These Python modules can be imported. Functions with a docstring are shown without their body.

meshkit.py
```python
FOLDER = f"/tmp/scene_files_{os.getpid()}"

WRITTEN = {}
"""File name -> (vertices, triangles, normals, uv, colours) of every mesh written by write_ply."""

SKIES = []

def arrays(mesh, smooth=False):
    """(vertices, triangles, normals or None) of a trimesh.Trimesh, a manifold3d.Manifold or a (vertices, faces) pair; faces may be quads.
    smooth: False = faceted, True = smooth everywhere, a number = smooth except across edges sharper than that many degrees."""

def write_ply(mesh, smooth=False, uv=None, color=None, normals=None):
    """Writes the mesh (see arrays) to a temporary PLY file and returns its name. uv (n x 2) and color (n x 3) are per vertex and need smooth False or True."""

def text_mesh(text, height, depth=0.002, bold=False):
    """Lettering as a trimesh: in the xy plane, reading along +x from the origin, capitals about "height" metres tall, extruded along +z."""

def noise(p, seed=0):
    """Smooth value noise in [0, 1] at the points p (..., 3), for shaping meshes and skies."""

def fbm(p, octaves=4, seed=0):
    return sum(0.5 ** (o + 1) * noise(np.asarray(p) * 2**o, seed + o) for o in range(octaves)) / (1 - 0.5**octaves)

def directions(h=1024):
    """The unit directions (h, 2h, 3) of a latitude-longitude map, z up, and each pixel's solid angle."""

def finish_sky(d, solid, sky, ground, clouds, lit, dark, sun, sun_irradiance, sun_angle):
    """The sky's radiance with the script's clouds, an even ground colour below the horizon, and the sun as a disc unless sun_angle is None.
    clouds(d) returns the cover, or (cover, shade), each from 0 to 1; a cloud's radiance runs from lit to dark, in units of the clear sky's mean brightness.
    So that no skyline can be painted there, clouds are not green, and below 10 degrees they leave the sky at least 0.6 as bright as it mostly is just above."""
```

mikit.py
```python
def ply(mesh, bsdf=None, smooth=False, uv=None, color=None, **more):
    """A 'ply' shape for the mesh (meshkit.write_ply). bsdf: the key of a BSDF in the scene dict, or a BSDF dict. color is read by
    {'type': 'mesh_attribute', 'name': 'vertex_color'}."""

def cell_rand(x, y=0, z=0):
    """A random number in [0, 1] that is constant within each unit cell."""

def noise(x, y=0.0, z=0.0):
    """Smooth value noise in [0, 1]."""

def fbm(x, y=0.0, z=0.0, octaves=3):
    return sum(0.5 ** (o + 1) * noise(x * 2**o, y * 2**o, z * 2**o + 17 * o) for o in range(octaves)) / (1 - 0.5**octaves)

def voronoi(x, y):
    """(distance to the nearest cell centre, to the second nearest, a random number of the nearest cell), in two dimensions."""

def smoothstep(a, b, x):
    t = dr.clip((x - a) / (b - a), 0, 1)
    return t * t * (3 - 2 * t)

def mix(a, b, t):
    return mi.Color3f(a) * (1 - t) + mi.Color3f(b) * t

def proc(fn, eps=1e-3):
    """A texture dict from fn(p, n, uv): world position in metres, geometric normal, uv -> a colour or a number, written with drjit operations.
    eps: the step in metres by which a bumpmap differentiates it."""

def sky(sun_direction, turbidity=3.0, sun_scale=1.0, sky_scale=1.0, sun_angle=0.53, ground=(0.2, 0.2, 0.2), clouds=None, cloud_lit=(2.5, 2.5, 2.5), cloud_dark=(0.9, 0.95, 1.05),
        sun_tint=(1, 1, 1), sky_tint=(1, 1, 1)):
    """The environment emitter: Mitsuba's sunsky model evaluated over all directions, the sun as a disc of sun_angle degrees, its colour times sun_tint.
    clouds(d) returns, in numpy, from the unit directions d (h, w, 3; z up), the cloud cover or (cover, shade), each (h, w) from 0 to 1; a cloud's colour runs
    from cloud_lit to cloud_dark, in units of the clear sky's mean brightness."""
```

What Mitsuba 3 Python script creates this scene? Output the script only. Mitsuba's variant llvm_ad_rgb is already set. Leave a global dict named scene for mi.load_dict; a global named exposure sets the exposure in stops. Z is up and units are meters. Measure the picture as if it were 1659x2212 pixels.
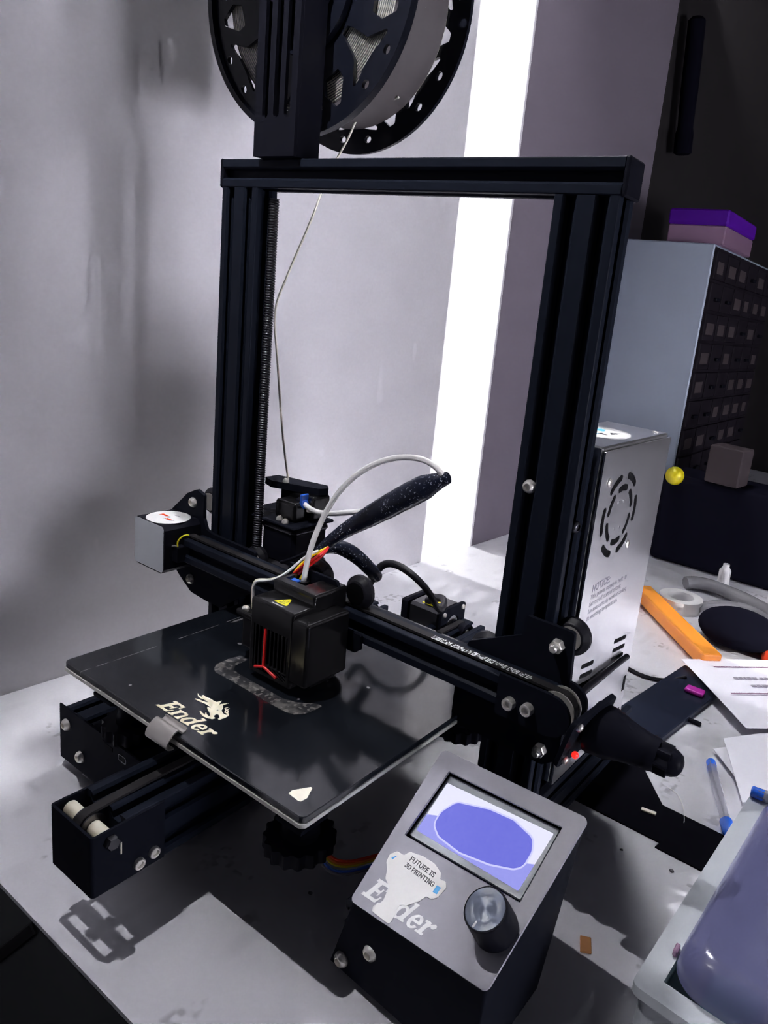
import math, random, numpy as np, trimesh, mitsuba as mi, drjit as dr, mikit, meshkit, manifold3d
from shapely.geometry import Polygon, Point, box as sbox, LineString
from shapely import affinity, unary_union
from mikit import proc, noise, fbm, smoothstep, mix
T = mi.ScalarTransform4f
rng = random.Random(7)
scene, labels = {}, {}

# ---------------------------------------------------------------- camera, light, exposure
exposure = 0.0
CAM = np.array([0.34237, -0.38778, 0.37940])
FWD = np.array([-0.52574177, 0.81669646, -0.23791276])
UP = np.array([-0.22797355, 0.13417782, 0.96437771])
scene['camera'] = {'type': 'perspective', 'fov': math.degrees(2 * math.atan(1659 / 2 / 1588.06)), 'fov_axis': 'x',
                   'to_world': T().look_at(origin=CAM.tolist(), target=(CAM + FWD).tolist(), up=UP.tolist()),
                   'principal_point_offset_x': -180.91 / 1659, 'principal_point_offset_y': 56.75 / 2212,
                   'near_clip': 0.02, 'far_clip': 50.0}
# weak bounce light of the room, the low sun through the gap in the right-hand wall
scene['room_light'] = {'type': 'constant', 'radiance': {'type': 'rgb', 'value': [0.012, 0.012, 0.020]}}
SUN = np.array([-1.0, 0.0, -0.36]); SUN /= np.linalg.norm(SUN)
scene['sun'] = {'type': 'directional', 'direction': SUN.tolist(), 'irradiance': {'type': 'rgb', 'value': [4.6, 4.5, 4.5]}}
LAMP = np.array([-0.06, -0.24, 0.80]); LAMP_L = 48000.0
FILL_L = [58.0, 57.0, 65.0]
CEIL = np.array([-0.20, 0.62, 1.35]); CEIL_L = [235.0, 232.0, 250.0]

# ---------------------------------------------------------------- materials
def mat(key, base, rough=0.5, metallic=0.0, spec=0.5, two=True, **more):
    b = {'type': 'principled', 'base_color': base if isinstance(base, dict) else {'type': 'rgb', 'value': list(base)},
         'roughness': rough, 'metallic': metallic, 'specular': spec, **more}
    scene[key] = {'type': 'twosided', 'bsdf': b} if two else b
def bump(key, fn, scale=1.0, eps=1e-3):
    scene[key] = {'type': 'twosided', 'bsdf': {'type': 'bumpmap', 'arbitrary': proc(fn, eps), 'scale': scale, 'bsdf': scene[key]['bsdf']}}

def wall_colour(p, n, uv):
    t = fbm(p.y * 3, p.z * 3, 1.0, 3)
    f = noise(p.y * 420, p.z * 420)
    sp = smoothstep(0.93, 0.97, noise(p.y * 33 + 5, p.z * 16, 3.0))
    return mi.Color3f(0.60, 0.585, 0.60) * (0.93 + 0.10 * t + 0.04 * f + 0.10 * sp)
def wall_relief(p, n, uv):
    return 0.0012 * fbm(p.y * 14, p.z * 14, 2.0, 3) + 0.0006 * smoothstep(0.93, 0.98, noise(p.y * 33 + 5, p.z * 16, 3.0)) + 0.00005 * noise(p.y * 700, p.z * 700)
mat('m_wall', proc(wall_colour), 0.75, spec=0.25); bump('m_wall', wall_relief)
mat('m_wall_shaded', (0.125, 0.108, 0.13), 0.8, spec=0.2)  # shade beyond the sun stripe put into a darker wall colour
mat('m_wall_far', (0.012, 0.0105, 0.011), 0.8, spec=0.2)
mat('m_unseen', (0.35, 0.35, 0.36), 0.8, spec=0.2)
mat('m_floor', (0.010, 0.011, 0.011), 0.7, spec=0.1)
def table_colour(p, n, uv):
    t = fbm(p.x * 9, p.y * 9, 0.0, 3)
    st = smoothstep(0.80, 0.9, noise(p.x * 38, p.y * 46, 4.0)) * smoothstep(0.45, 0.8, noise(p.x * 260, p.y * 260))
    sm = smoothstep(0.72, 0.95, noise(p.x * 60 + 3, p.y * 35, 9.0))
    return mi.Color3f(0.60, 0.60, 0.635) * (0.94 + 0.10 * t - 0.35 * st - 0.07 * sm + 0.03 * noise(p.x * 900, p.y * 900))
mat('m_table', proc(table_colour), 0.42, spec=0.35)
mat('m_table_side', (0.42, 0.42, 0.44), 0.6)
mat('m_cupboard', (0.012, 0.0145, 0.015), 0.6, spec=0.15)
mat('m_alu', (0.0050, 0.0064, 0.0105), 0.40, spec=0.03)
mat('m_black', (0.0042, 0.0044, 0.0068), 0.38, spec=0.02)
mat('m_plate', (0.0046, 0.0052, 0.0078), 0.42, spec=0.004)
mat('m_gloss', (0.0034, 0.0034, 0.0036), 0.17, spec=0.22)
mat('m_rubber', (0.0065, 0.0065, 0.0085), 0.4, spec=0.12)
mat('m_belt', (0.012, 0.0115, 0.012), 0.6, spec=0.05)
mat('m_hole', (0.002, 0.002, 0.0025), 0.9, spec=0.1)
mat('m_steel', (0.88, 0.85, 0.78), 0.34, 0.7)
mat('m_clip', (0.62, 0.59, 0.55), 0.30, 0.85)
mat('m_dark_steel', (0.06, 0.06, 0.066), 0.32, 1.0)
def psu_colour(p, n, uv):
    return mi.Color3f(0.80, 0.79, 0.80) * (0.93 + 0.12 * fbm(p.y * 25, p.z * 9, 1.0, 2))
mat('m_psu', proc(psu_colour), 0.20, 0.96)
def bed_colour(p, n, uv):
    gx, gy = p.x * 900, p.y * 900
    d = smoothstep(0.25, 0.45, dr.square(gx - dr.floor(gx) - 0.5) + dr.square(gy - dr.floor(gy) - 0.5))
    wear = fbm(p.x * 30, p.y * 30, 0.0, 3)
    sc = smoothstep(0.972, 0.985, noise(p.x * 90, p.y * 90, 5.0)) * 0.25
    edge = smoothstep(0.0006, 0.0, dr.abs(p.x + 0.1020 + 0.003 * noise(p.y * 20))) * smoothstep(0.35, 0.6, noise(p.x * 300, p.y * 160)) * 0.10
    return mi.Color3f(0.0034, 0.0042, 0.0056) * (0.7 + 0.9 * d + 0.7 * wear) + mi.Color3f(1, 1, 1) * (sc + edge)
def bed_rough(p, n, uv):
    return 0.085 + 0.06 * fbm(p.x * 40, p.y * 40, 3.0, 3)
mat('m_bed', proc(bed_colour), 0.15, spec=0.8)
scene['m_bed']['bsdf']['roughness'] = proc(bed_rough)
mat('m_bed_edge', (0.50, 0.50, 0.46), 0.45)
mat('m_edge', (0.020, 0.022, 0.022), 0.6, spec=0.05)
mat('m_glass_edge', (0.020, 0.026, 0.026), 0.3)
mat('m_logo', (0.90, 0.80, 0.50), 0.5)
mat('m_logo_white', (0.86, 0.86, 0.86), 0.5)
mat('m_cream', (0.82, 0.74, 0.56), 0.5)
def glue_colour(p, n, uv):
    g = fbm(p.x * 120, p.y * 120, 2.0, 3)
    s = smoothstep(0.62, 0.8, noise(p.x * 500, p.y * 500)) 
    return mix((0.010, 0.0105, 0.012), (0.22, 0.21, 0.19), smoothstep(0.45, 0.8, g) * 0.35 + 0.30 * s)
mat('m_glue', proc(glue_colour), 0.45)
mat('m_red', (0.72, 0.012, 0.012), 0.35)
mat('m_yellow', (0.85, 0.68, 0.01), 0.4)
mat('m_orange', (0.72, 0.22, 0.02), 0.5)
mat('m_ink', (0.015, 0.015, 0.018), 0.6)
mat('m_grey_ink', (0.24, 0.23, 0.27), 0.5)
mat('m_white', (0.82, 0.81, 0.79), 0.45)
mat('m_silver_label', (0.50, 0.53, 0.56), 0.4)
mat('m_ptfe', (0.88, 0.86, 0.83), 0.35)
mat('m_blue', (0.02, 0.12, 0.62), 0.35)
mat('m_blue_print', (0.10, 0.42, 0.80), 0.4)
mat('m_panel', proc(lambda p, n, uv: mi.Color3f(0.335, 0.335, 0.375) * (0.90 + 0.2 * fbm(p.x * 60, p.y * 60, p.z * 60, 3))), 0.42, spec=0.5)
def sleeve_colour(p, n, uv):
    a, b = (p.x + p.z) * 900, (p.z - p.x) * 700
    d = smoothstep(0.72, 0.92, noise(a, b, p.y * 700)) * smoothstep(0.25, 0.6, noise(p.x * 90, p.y * 90, p.z * 90))
    return mix((0.0055, 0.0070, 0.0140), (0.45, 0.48, 0.55), d * 0.85)
mat('m_sleeve', proc(sleeve_colour), 0.32, spec=0.1)
mat('m_filament', (0.86, 0.82, 0.70), 0.25)
mat('m_film', (0.050, 0.044, 0.045), 0.5)
mat('m_spool', (0.0034, 0.0040, 0.0068), 0.24, spec=0.10)
mat('m_cabinet', (0.36, 0.42, 0.50), 0.55)
mat('m_drawer', (0.009, 0.0075, 0.010), 0.5, spec=0.02)
mat('m_drawer_label', (0.035, 0.028, 0.030), 0.6, spec=0.05)
mat('m_purple', (0.055, 0.003, 0.19), 0.6, spec=0.1)
mat('m_pinkish', (0.20, 0.115, 0.18), 0.6)
mat('m_dark_cloth', (0.004, 0.004, 0.007), 0.9, spec=0.0)
mat('m_cap', (0.13, 0.15, 0.19), 0.30, 1.0, anisotropic=0.8)
mat('m_screen', (0.02, 0.02, 0.03), 0.6, spec=0.08)
mat('m_slab', (0.007, 0.009, 0.016), 0.25, spec=0.15)
mat('m_strip', (0.0025, 0.0025, 0.0035), 0.7, spec=0.0)
mat('m_paper', (0.80, 0.80, 0.86), 0.8, spec=0.1)
mat('m_tray', (0.40, 0.43, 0.45), 0.4)
mat('m_teal', (0.01, 0.16, 0.15), 0.4)
mat('m_redbox', (0.70, 0.045, 0.006), 0.5)
mat('m_grey', (0.16, 0.16, 0.165), 0.5)
mat('m_wood', (0.36, 0.16, 0.06), 0.6)
mat('m_magenta', (0.42, 0.02, 0.30), 0.4)
scene['m_pen'] = {'type': 'blendbsdf', 'weight': 0.35, 'a': {'type': 'thindielectric', 'int_ior': 1.45}, 'b': {'type': 'twosided', 'bsdf': {'type': 'principled', 'base_color': {'type': 'rgb', 'value': [0.42, 0.42, 0.48]}, 'roughness': 0.2}}}
scene['m_clear'] = {'type': 'thindielectric', 'int_ior': 1.49}
scene['m_smoky'] = {'type': 'blendbsdf', 'weight': 0.55, 'a': {'type': 'thindielectric', 'int_ior': 1.5},
                    'b': {'type': 'twosided', 'bsdf': {'type': 'principled', 'base_color': {'type': 'rgb', 'value': [0.085, 0.088, 0.17]}, 'roughness': 0.22, 'specular': 0.6}}}

# ---------------------------------------------------------------- helpers
def key_for(k):
    if k not in scene: return k
    i = 1
    while f'{k}_{i:03d}' in scene: i += 1
    return f'{k}_{i:03d}'
def add(key, mesh, m, smooth=35, label=None, **kw):
    k = key_for(key)
    scene[k] = mikit.ply(mesh, m, smooth=smooth, **kw)
    if label: labels.setdefault(k, {})['label'] = label
    return k
def tag(key, label, cat, group=None):
    labels[key] = {'label': label, 'category': cat}
    if group: labels[key]['group'] = group
def struct(key, mesh, m, smooth=False, label=None):
    k = add(key, mesh, m, smooth); labels[k] = {'kind': 'structure'}
    if label: labels[k]['label'] = label
    return k
def cat(*ms): return trimesh.util.concatenate([x for x in ms if x is not None])
def hull(pts): return trimesh.convex.convex_hull(np.asarray(pts, float))
def bx(x0, x1, y0, y1, z0, z1, c=0.0006):
    P = []
    c = min(c, abs(x1 - x0) * .45, abs(y1 - y0) * .45, abs(z1 - z0) * .45)
    for sx in (0, 1):
        for sy in (0, 1):
            for sz in (0, 1):
                X, Y, Z = (x0, x1)[sx], (y0, y1)[sy], (z0, z1)[sz]
                dx, dy, dz = c * (1 - 2 * sx), c * (1 - 2 * sy), c * (1 - 2 * sz)
                P += [(X, Y + dy, Z + dz), (X + dx, Y, Z + dz), (X + dx, Y + dy, Z)]
    return hull(P)
def sub(a, *bs):
    def M(m): return m if isinstance(m, manifold3d.Manifold) else manifold3d.Manifold(manifold3d.Mesh(np.asarray(m.vertices, np.float32), np.asarray(m.faces, np.uint32)))
    r = M(a)
    for b in bs: r = r - M(b)
    q = r.to_mesh(); return trimesh.Trimesh(np.array(q.vert_properties[:, :3]), np.array(q.tri_verts), process=False)
def frame(o, e1, e2):
    e1 = np.asarray(e1, float) / np.linalg.norm(e1); e2 = np.asarray(e2, float); e2 = e2 - e1 * (e1 @ e2); e2 /= np.linalg.norm(e2)
    M = np.eye(4); M[:3, 0], M[:3, 1], M[:3, 2], M[:3, 3] = e1, e2, np.cross(e1, e2), o
    return M
def put(m, M):
    m = m.copy(); m.apply_transform(M); return m
def prism(poly, t, M=np.eye(4)):
    """A shapely polygon extruded by t along the frame's third axis."""
    ps = [poly] if poly.geom_type == 'Polygon' else [g for g in poly.geoms if g.geom_type == 'Polygon']
    return put(cat(*[trimesh.creation.extrude_polygon(p, t, engine='earcut') for p in ps if p.area > 1e-12]), M)
XZ = lambda y: frame((0, y, 0), (1, 0, 0), (0, 0, 1))     # polygon in x,z; extrudes towards -y
YZ = lambda x: frame((x, 0, 0), (0, 1, 0), (0, 0, 1))     # polygon in y,z; extrudes towards +x
XY = lambda z: frame((0, 0, z), (1, 0, 0), (0, 1, 0))
def rnd(poly, r): return poly.buffer(-r).buffer(2 * r).buffer(-r, quad_segs=6) if r else poly
def rrect(x0, x1, y0, y1, r): return sbox(x0 + r, y0 + r, x1 - r, y1 - r).buffer(r, quad_segs=6)
def lathe(profile, o, axis, n=32):
    """profile: (radius, height) pairs, closed by caps; turned about axis from o."""
    pr = np.asarray(profile, float)
    a = np.arange(n) * 2 * np.pi / n
    V = [np.stack([r * np.cos(a), r * np.sin(a), np.full(n, h)], 1) for r, h in pr]
    V = np.vstack(V + [[[0, 0, pr[0, 1]]], [[0, 0, pr[-1, 1]]]])
    F = []
    for i in range(len(pr) - 1):
        for j in range(n):
            k = (j + 1) % n
            F += [(i * n + j, i * n + k, (i + 1) * n + k), (i * n + j, (i + 1) * n + k, (i + 1) * n + j)]
    b, t = len(pr) * n, len(pr) * n + 1
    for j in range(n):
        k = (j + 1) % n
        F += [(b, k, j), (t, (len(pr) - 1) * n + j, (len(pr) - 1) * n + k)]
    axis = np.asarray(axis, float) / np.linalg.norm(axis)
    e1 = np.cross(axis, [0, 0, 1.0]) if abs(axis[2]) < 0.9 else np.cross([0, 1.0, 0], axis)
    e1 = e1 / np.linalg.norm(e1)
    return put(trimesh.Trimesh(V, F, process=False), frame(o, e1, np.cross(axis, e1)))
def cyl(p0, p1, r, n=24, c=0.0003):
    p0, p1 = np.asarray(p0, float), np.asarray(p1, float); L = np.linalg.norm(p1 - p0); c = min(c, r * .4, L * .4)
    return lathe([(r - c, 0), (r, c), (r, L - c), (r - c, L)], p0, p1 - p0, n)
def spline(pts, n=60):
    from scipy.interpolate import CubicSpline
    p = np.asarray(pts, float); d = np.r_[0, np.cumsum(np.linalg.norm(np.diff(p, axis=0), axis=1))]
    return CubicSpline(d, p)(np.linspace(0, d[-1], n))
def tube(pts, r, n=60, sides=14, sp=True):
    p = spline(pts, n) if sp else np.asarray(pts, float)
    r = np.interp(np.linspace(0, 1, len(p)), np.linspace(0, 1, np.size(r)), np.atleast_1d(r)) if np.size(r) > 1 else np.full(len(p), float(r))
    t = np.gradient(p, axis=0); t /= np.linalg.norm(t, axis=1, keepdims=True)
    u = np.cross(t[0], [0.3, 0.2, 0.93]); u /= np.linalg.norm(u); U = [u]
    for i in range(1, len(p)):
        u = U[-1] - t[i] * (U[-1] @ t[i]); U.append(u / np.linalg.norm(u))
    U = np.array(U); W = np.cross(t, U); a = np.arange(sides) * 2 * np.pi / sides
    V = p[:, None] + r[:, None, None] * (np.cos(a)[None, :, None] * U[:, None] + np.sin(a)[None, :, None] * W[:, None])
    V = np.vstack([V.reshape(-1, 3), p[:1], p[-1:]]); F = []
    m = len(p)
    for i in range(m - 1):
        for j in range(sides):
            k = (j + 1) % sides
            F += [(i * sides + j, i * sides + k, (i + 1) * sides + k), (i * sides + j, (i + 1) * sides + k, (i + 1) * sides + j)]
    for j in range(sides):
        k = (j + 1) % sides
        F += [(m * sides, k, j), (m * sides + 1, (m - 1) * sides + j, (m - 1) * sides + k)]
    return trimesh.Trimesh(V, F, process=False)
def profile(nx, ny):
    """Cross-section of a slotted aluminium profile of nx by ny 20 mm units, corner at the origin, in metres."""
    P = rrect(0, 20 * nx, 0, 20 * ny, 1.0)
    slot = Polygon([(-4.7, -1), (4.7, -1), (4.7, 0), (3.1, 1.8), (5.4, 1.8), (5.4, 3.6), (2.8, 6.2), (-2.8, 6.2), (-5.4, 3.6), (-5.4, 1.8), (-3.1, 1.8), (-4.7, 0)])
    cut = []
    for i in range(nx):
        c = 20 * i + 10
        cut += [affinity.translate(slot, c, 0), affinity.translate(affinity.scale(slot, 1, -1, origin=(0, 0)), c, 20 * ny)]
    for j in range(ny):
        c = 20 * j + 10
        cut += [affinity.translate(affinity.rotate(slot, -90, origin=(0, 0)), 0, c), affinity.translate(affinity.rotate(slot, 90, origin=(0, 0)), 20 * nx, c)]
    return affinity.scale(P.difference(unary_union(cut)), .001, .001, origin=(0, 0))
def screw(o, axis, r=0.0043, h=0.0030):
    """Button-head screw with a hex socket."""
    s = lathe([(r, 0), (r, h * .25), (r * .86, h * .7), (r * .55, h), (r * .5, h), (r * .46, h * .45), (0.0001, h * .42)], o, axis, 24)
    return s
def capscrew(o, axis, r=0.0038, h=0.0040):
    return lathe([(r, 0), (r, h * .85), (r * .9, h), (r * .6, h), (r * .56, h * .45), (0.0001, h * .42)], o, axis, 24)
def nutbolt(o, axis):
    a = np.asarray(axis, float)
    return cat(lathe([(.0046, 0), (.0046, .0035), (.0040, .0045)], o, a, 6), lathe([(.0027, 0), (.0027, .0075), (.0020, .0085)], o, a, 20))
def wheel(o, axis=(0, 1, 0), r=0.0118, w=0.0102):
    o = np.asarray(o, float); ax = np.asarray(axis, float)
    return lathe([(r * .62, 0), (r * .72, .0003), (r - .0028, .0006), (r, w * .36), (r, w * .64), (r - .0028, w - .0006), (r * .72, w - .0003), (r * .62, w)], o - ax * w / 2, axis, 40)
def bearing(o, axis=(0, 1, 0), w=0.0106):
    o = np.asarray(o, float); ax = np.asarray(axis, float)
    return lathe([(.0050, 0), (.0078, 0), (.0078, w), (.0050, w)], o - ax * w / 2, axis, 32)

# ================================================================ the room
WS = 0.0437
def wallx(y): return -0.2870 + WS * y
wl = hull([(wallx(y) + d, y, z) for y in (-1.2, .583) for d in (0, -.12) for z in (-.75, 2.4)])
struct('wall_left', wl, 'm_wall')
struct('wall_middle', hull([(wallx(y) + d, y, z) for y in (.583, 1.03) for d in (0, -.12) for z in (-.75, 2.4)]), 'm_wall_shaded')
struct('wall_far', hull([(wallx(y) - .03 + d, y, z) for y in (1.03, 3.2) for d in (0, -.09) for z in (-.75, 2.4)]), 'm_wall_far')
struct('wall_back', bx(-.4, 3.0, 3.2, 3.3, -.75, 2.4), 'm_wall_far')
# right-hand wall, far outside the picture, with a tall narrow gap between its two halves
GAP0, GAP1 = 0.455, 0.578
wr = sub(bx(1.6, 1.66, -2.5, GAP0, -.75, 2.6), bx(1.5, 1.7, -.12, .44, .08, .46))
struct('wall_right_and_fin', wr, 'm_unseen')
struct('wall_right_and_fin', bx(.72, 1.60, .135, .150, -.75, 2.3), 'm_unseen')  # added fin out of view, keeps panel light off the left wall
k = struct('fill_panel_1', bx(1.625, 1.630, -.12, .44, .08, .46), 'm_white')  # added glowing panel, unseen, brightens the left wall
scene[k]['emitter'] = {'type': 'area', 'radiance': {'type': 'rgb', 'value': FILL_L}}
struct('fill_panel_1__frame', cat(bx(1.60, 1.622, .155, .165, .08, .46), bx(1.60, 1.622, -.12, .44, .265, .275)), 'm_unseen')
struct('wall_right_and_fin', bx(1.5, 1.56, GAP1, 3.3, -.75, 2.6), 'm_unseen')
struct('floor', bx(-.5, 3, -2.5, 3.3, -.78, -.75), 'm_floor')

struct('light_blocker', bx(wallx(.66) + .002, .02, .66, 1.22, 1.04, 1.065), 'm_wall_far')  # added slab above the view, blocks globe lamp light from the upper wall
# table: top, apron, cupboard front below it
tt = hull([(wallx(-.2115) + .0005, -.2115, z) for z in (-.0030, 0)] + [(wallx(1.9) + .0005, 1.9, z) for z in (-.0030, 0)] + [(.95, y, z) for y in (-.2115, 1.9) for z in (-.0030, 0)])
add('table__top', tt, 'm_table', False)
add('table__front_board', bx(-.290, .95, -.2113, -.1960, -.74, -.0032), 'm_cupboard', False)
add('table__handle', put(bx(-.004, .004, -.002, .0, -.075, .075, .001), frame((-.086, -.2113, -.062), (.75, 0, -.66), (0, 1, 0))), 'm_hole', False)
add('table__leg', bx(.88, .92, -.17, -.13, -.75, -.0032), 'm_table_side', False)
add('table__leg', bx(.88, .92, 1.8, 1.84, -.75, -.0032), 'm_table_side', False)
add('table__leg', bx(-.19, -.15, 1.8, 1.84, -.75, -.0032), 'm_table_side', False)
add('table__leg', bx(-.28, -.24, -.17, -.13, -.75, -.0032), 'm_table_side', False)
tag('table', 'long pale grey worktop against the wall, with smudges and scratches', 'table')

# hanging lamp over the printer, outside the picture
lx, ly, lz = LAMP
LAX = np.array([-0.42, -0.45, 1.0])
sh = lathe([(.012, .040), (.020, .040), (.034, .020), (.0455, -.055), (.044, -.055), (.0325, .019), (.018, .038), (.012, .038)], LAMP, LAX, 48)
add('pendant_lamp__shade', sh, 'm_black')
add('pendant_lamp__cord', tube([LAMP + LAX * .036, LAMP + LAX * .05, (lx - .02, ly - .01, lz + .12), (lx - .02, ly - .01, 2.4)], .003, 40, 8), 'm_black')
bulb = trimesh.creation.icosphere(2, .0032); bulb.apply_translation(LAMP)
k = add('pendant_lamp__bulb', bulb, 'm_white')
scene[k]['emitter'] = {'type': 'area', 'radiance': {'type': 'rgb', 'value': [LAMP_L * 1.0, LAMP_L * .97, LAMP_L * 1.02]}}
cb = trimesh.creation.icosphere(3, .10); cb.apply_translation(CEIL)
k = add('globe_lamp__globe', cb, 'm_white', True)
scene[k]['emitter'] = {'type': 'area', 'radiance': {'type': 'rgb', 'value': CEIL_L}}
add('globe_lamp__cord', cyl((CEIL[0], CEIL[1], CEIL[2] + .098), (CEIL[0], CEIL[1], 2.4), .004), 'm_black')
tag('globe_lamp', 'white globe lamp hanging above the back of the table', 'lamp')
tag('pendant_lamp', 'small black lamp hanging above the front of the printer', 'lamp')

# ================================================================ the printer
P = 'printer__'
PR2040, PR2020, PR4040 = profile(2, 1), profile(1, 1), profile(2, 2)
XL, XR, ZT = -0.1635, 0.1671, 0.445
ZG, YG = 0.1427, -0.0255
# --- frame
add(P + 'upright', prism(PR2040, ZT - .05, frame((XL, 0, .05), (1, 0, 0), (0, 1, 0))), 'm_alu', 20)
add(P + 'upright', prism(PR2040, ZT - .05, frame((XR - .04, 0, .05), (1, 0, 0), (0, 1, 0))), 'm_alu', 20)
add(P + 'top_bar', prism(PR2020, XR - XL, frame((XL, 0, ZT), (0, 1, 0), (0, 0, 1))), 'm_alu', 20)
for x0, x1 in ((XL - .0031, XL), (XR, XR + .0031)):
    add(P + 'top_bar__end_cap', bx(x0, x1, -.0004, .0204, ZT - .0004, ZT + .0204, .0011), 'm_black', 30)
add(P + 'base_rail', prism(PR4040, .33, frame((XL, .205, .010), (1, 0, 0), (0, 0, 1))), 'm_alu', 20)
add(P + 'base_rail', prism(PR4040, .325, frame((.1225, .205, .010), (1, 0, 0), (0, 0, 1))), 'm_alu', 20)
add(P + 'cross_rail', prism(PR2040, .1225 - (XL + .04), frame((XL + .04, .150, .0105), (0, 1, 0), (0, 0, 1))), 'm_alu', 20)
for x in (XL + .02, .1425):
    for y in (-.10, .18):
        add(P + 'foot', lathe([(.009, 0), (.0105, .002), (.0105, .010)], (x, y, 0), (0, 0, 1)), 'm_rubber')
for q in ((.1362, 0, .2759), (.1362, 0, .330)):
    pass
add(P + 'upright_screw', screw((.1362, .0028, .2759), (0, -1, 0), .0044, .0042), 'm_steel', label='bright screw head in the front slot of the right post')
add(P + 'upright_screw', screw((.1662, .012, .2560), (1, -.2, 0), .0040, .0022), 'm_dark_steel')

# --- y rail with belt tensioner
YX = -0.0075
ry0, rz = -.1845, .040
add(P + 'y_rail', prism(PR4040, .37, frame((YX - .02, ry0 + .37, rz), (1, 0, 0), (0, 0, 1))), 'm_alu', 20)
bl, br, bf, bt = YX - .0214, YX + .0214, -.2050, .0795
out = rrect(bl, br, bf, bf + .048, .0022); inn = sbox(bl + .0016, bf + .0016, br - .0016, bf + .06)
brk = prism(out.difference(inn).intersection(sbox(-1, -1, 1, bf + .044)), bt - .041, XY(.041))
add(P + 'belt_tensioner__bracket', brk, 'm_plate', 30)
ax_y, ax_z = -.1945, .0725
for a, b in ((bl + .0016, YX - .0050), (YX + .0050, br - .0016)):
    add(P + 'belt_tensioner__spacer', cyl((a, ax_y, ax_z), (b, ax_y, ax_z), .0042), 'm_cream', label='cream plastic spacer tube')
add(P + 'belt_tensioner__pulley', lathe([(.0026, 0), (.0075, 0), (.0075, .001), (.0058, .0012), (.0058, .0082), (.0075, .0084), (.0075, .0094), (.0026, .0094)], (YX - .0047, ax_y, ax_z), (1, 0, 0), 32), 'm_dark_steel')
add(P + 'belt_tensioner__bolt', lathe([(.0045, 0), (.0045, .003), (.0038, .0042)], (bl, ax_y, ax_z), (-1, 0, 0), 20), 'm_dark_steel')
add(P + 'belt_tensioner__nut', lathe([(.0042, 0), (.0042, .0032), (.0036, .004)], (br, ax_y, ax_z), (1, 0, 0), 6), 'm_dark_steel')
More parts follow.
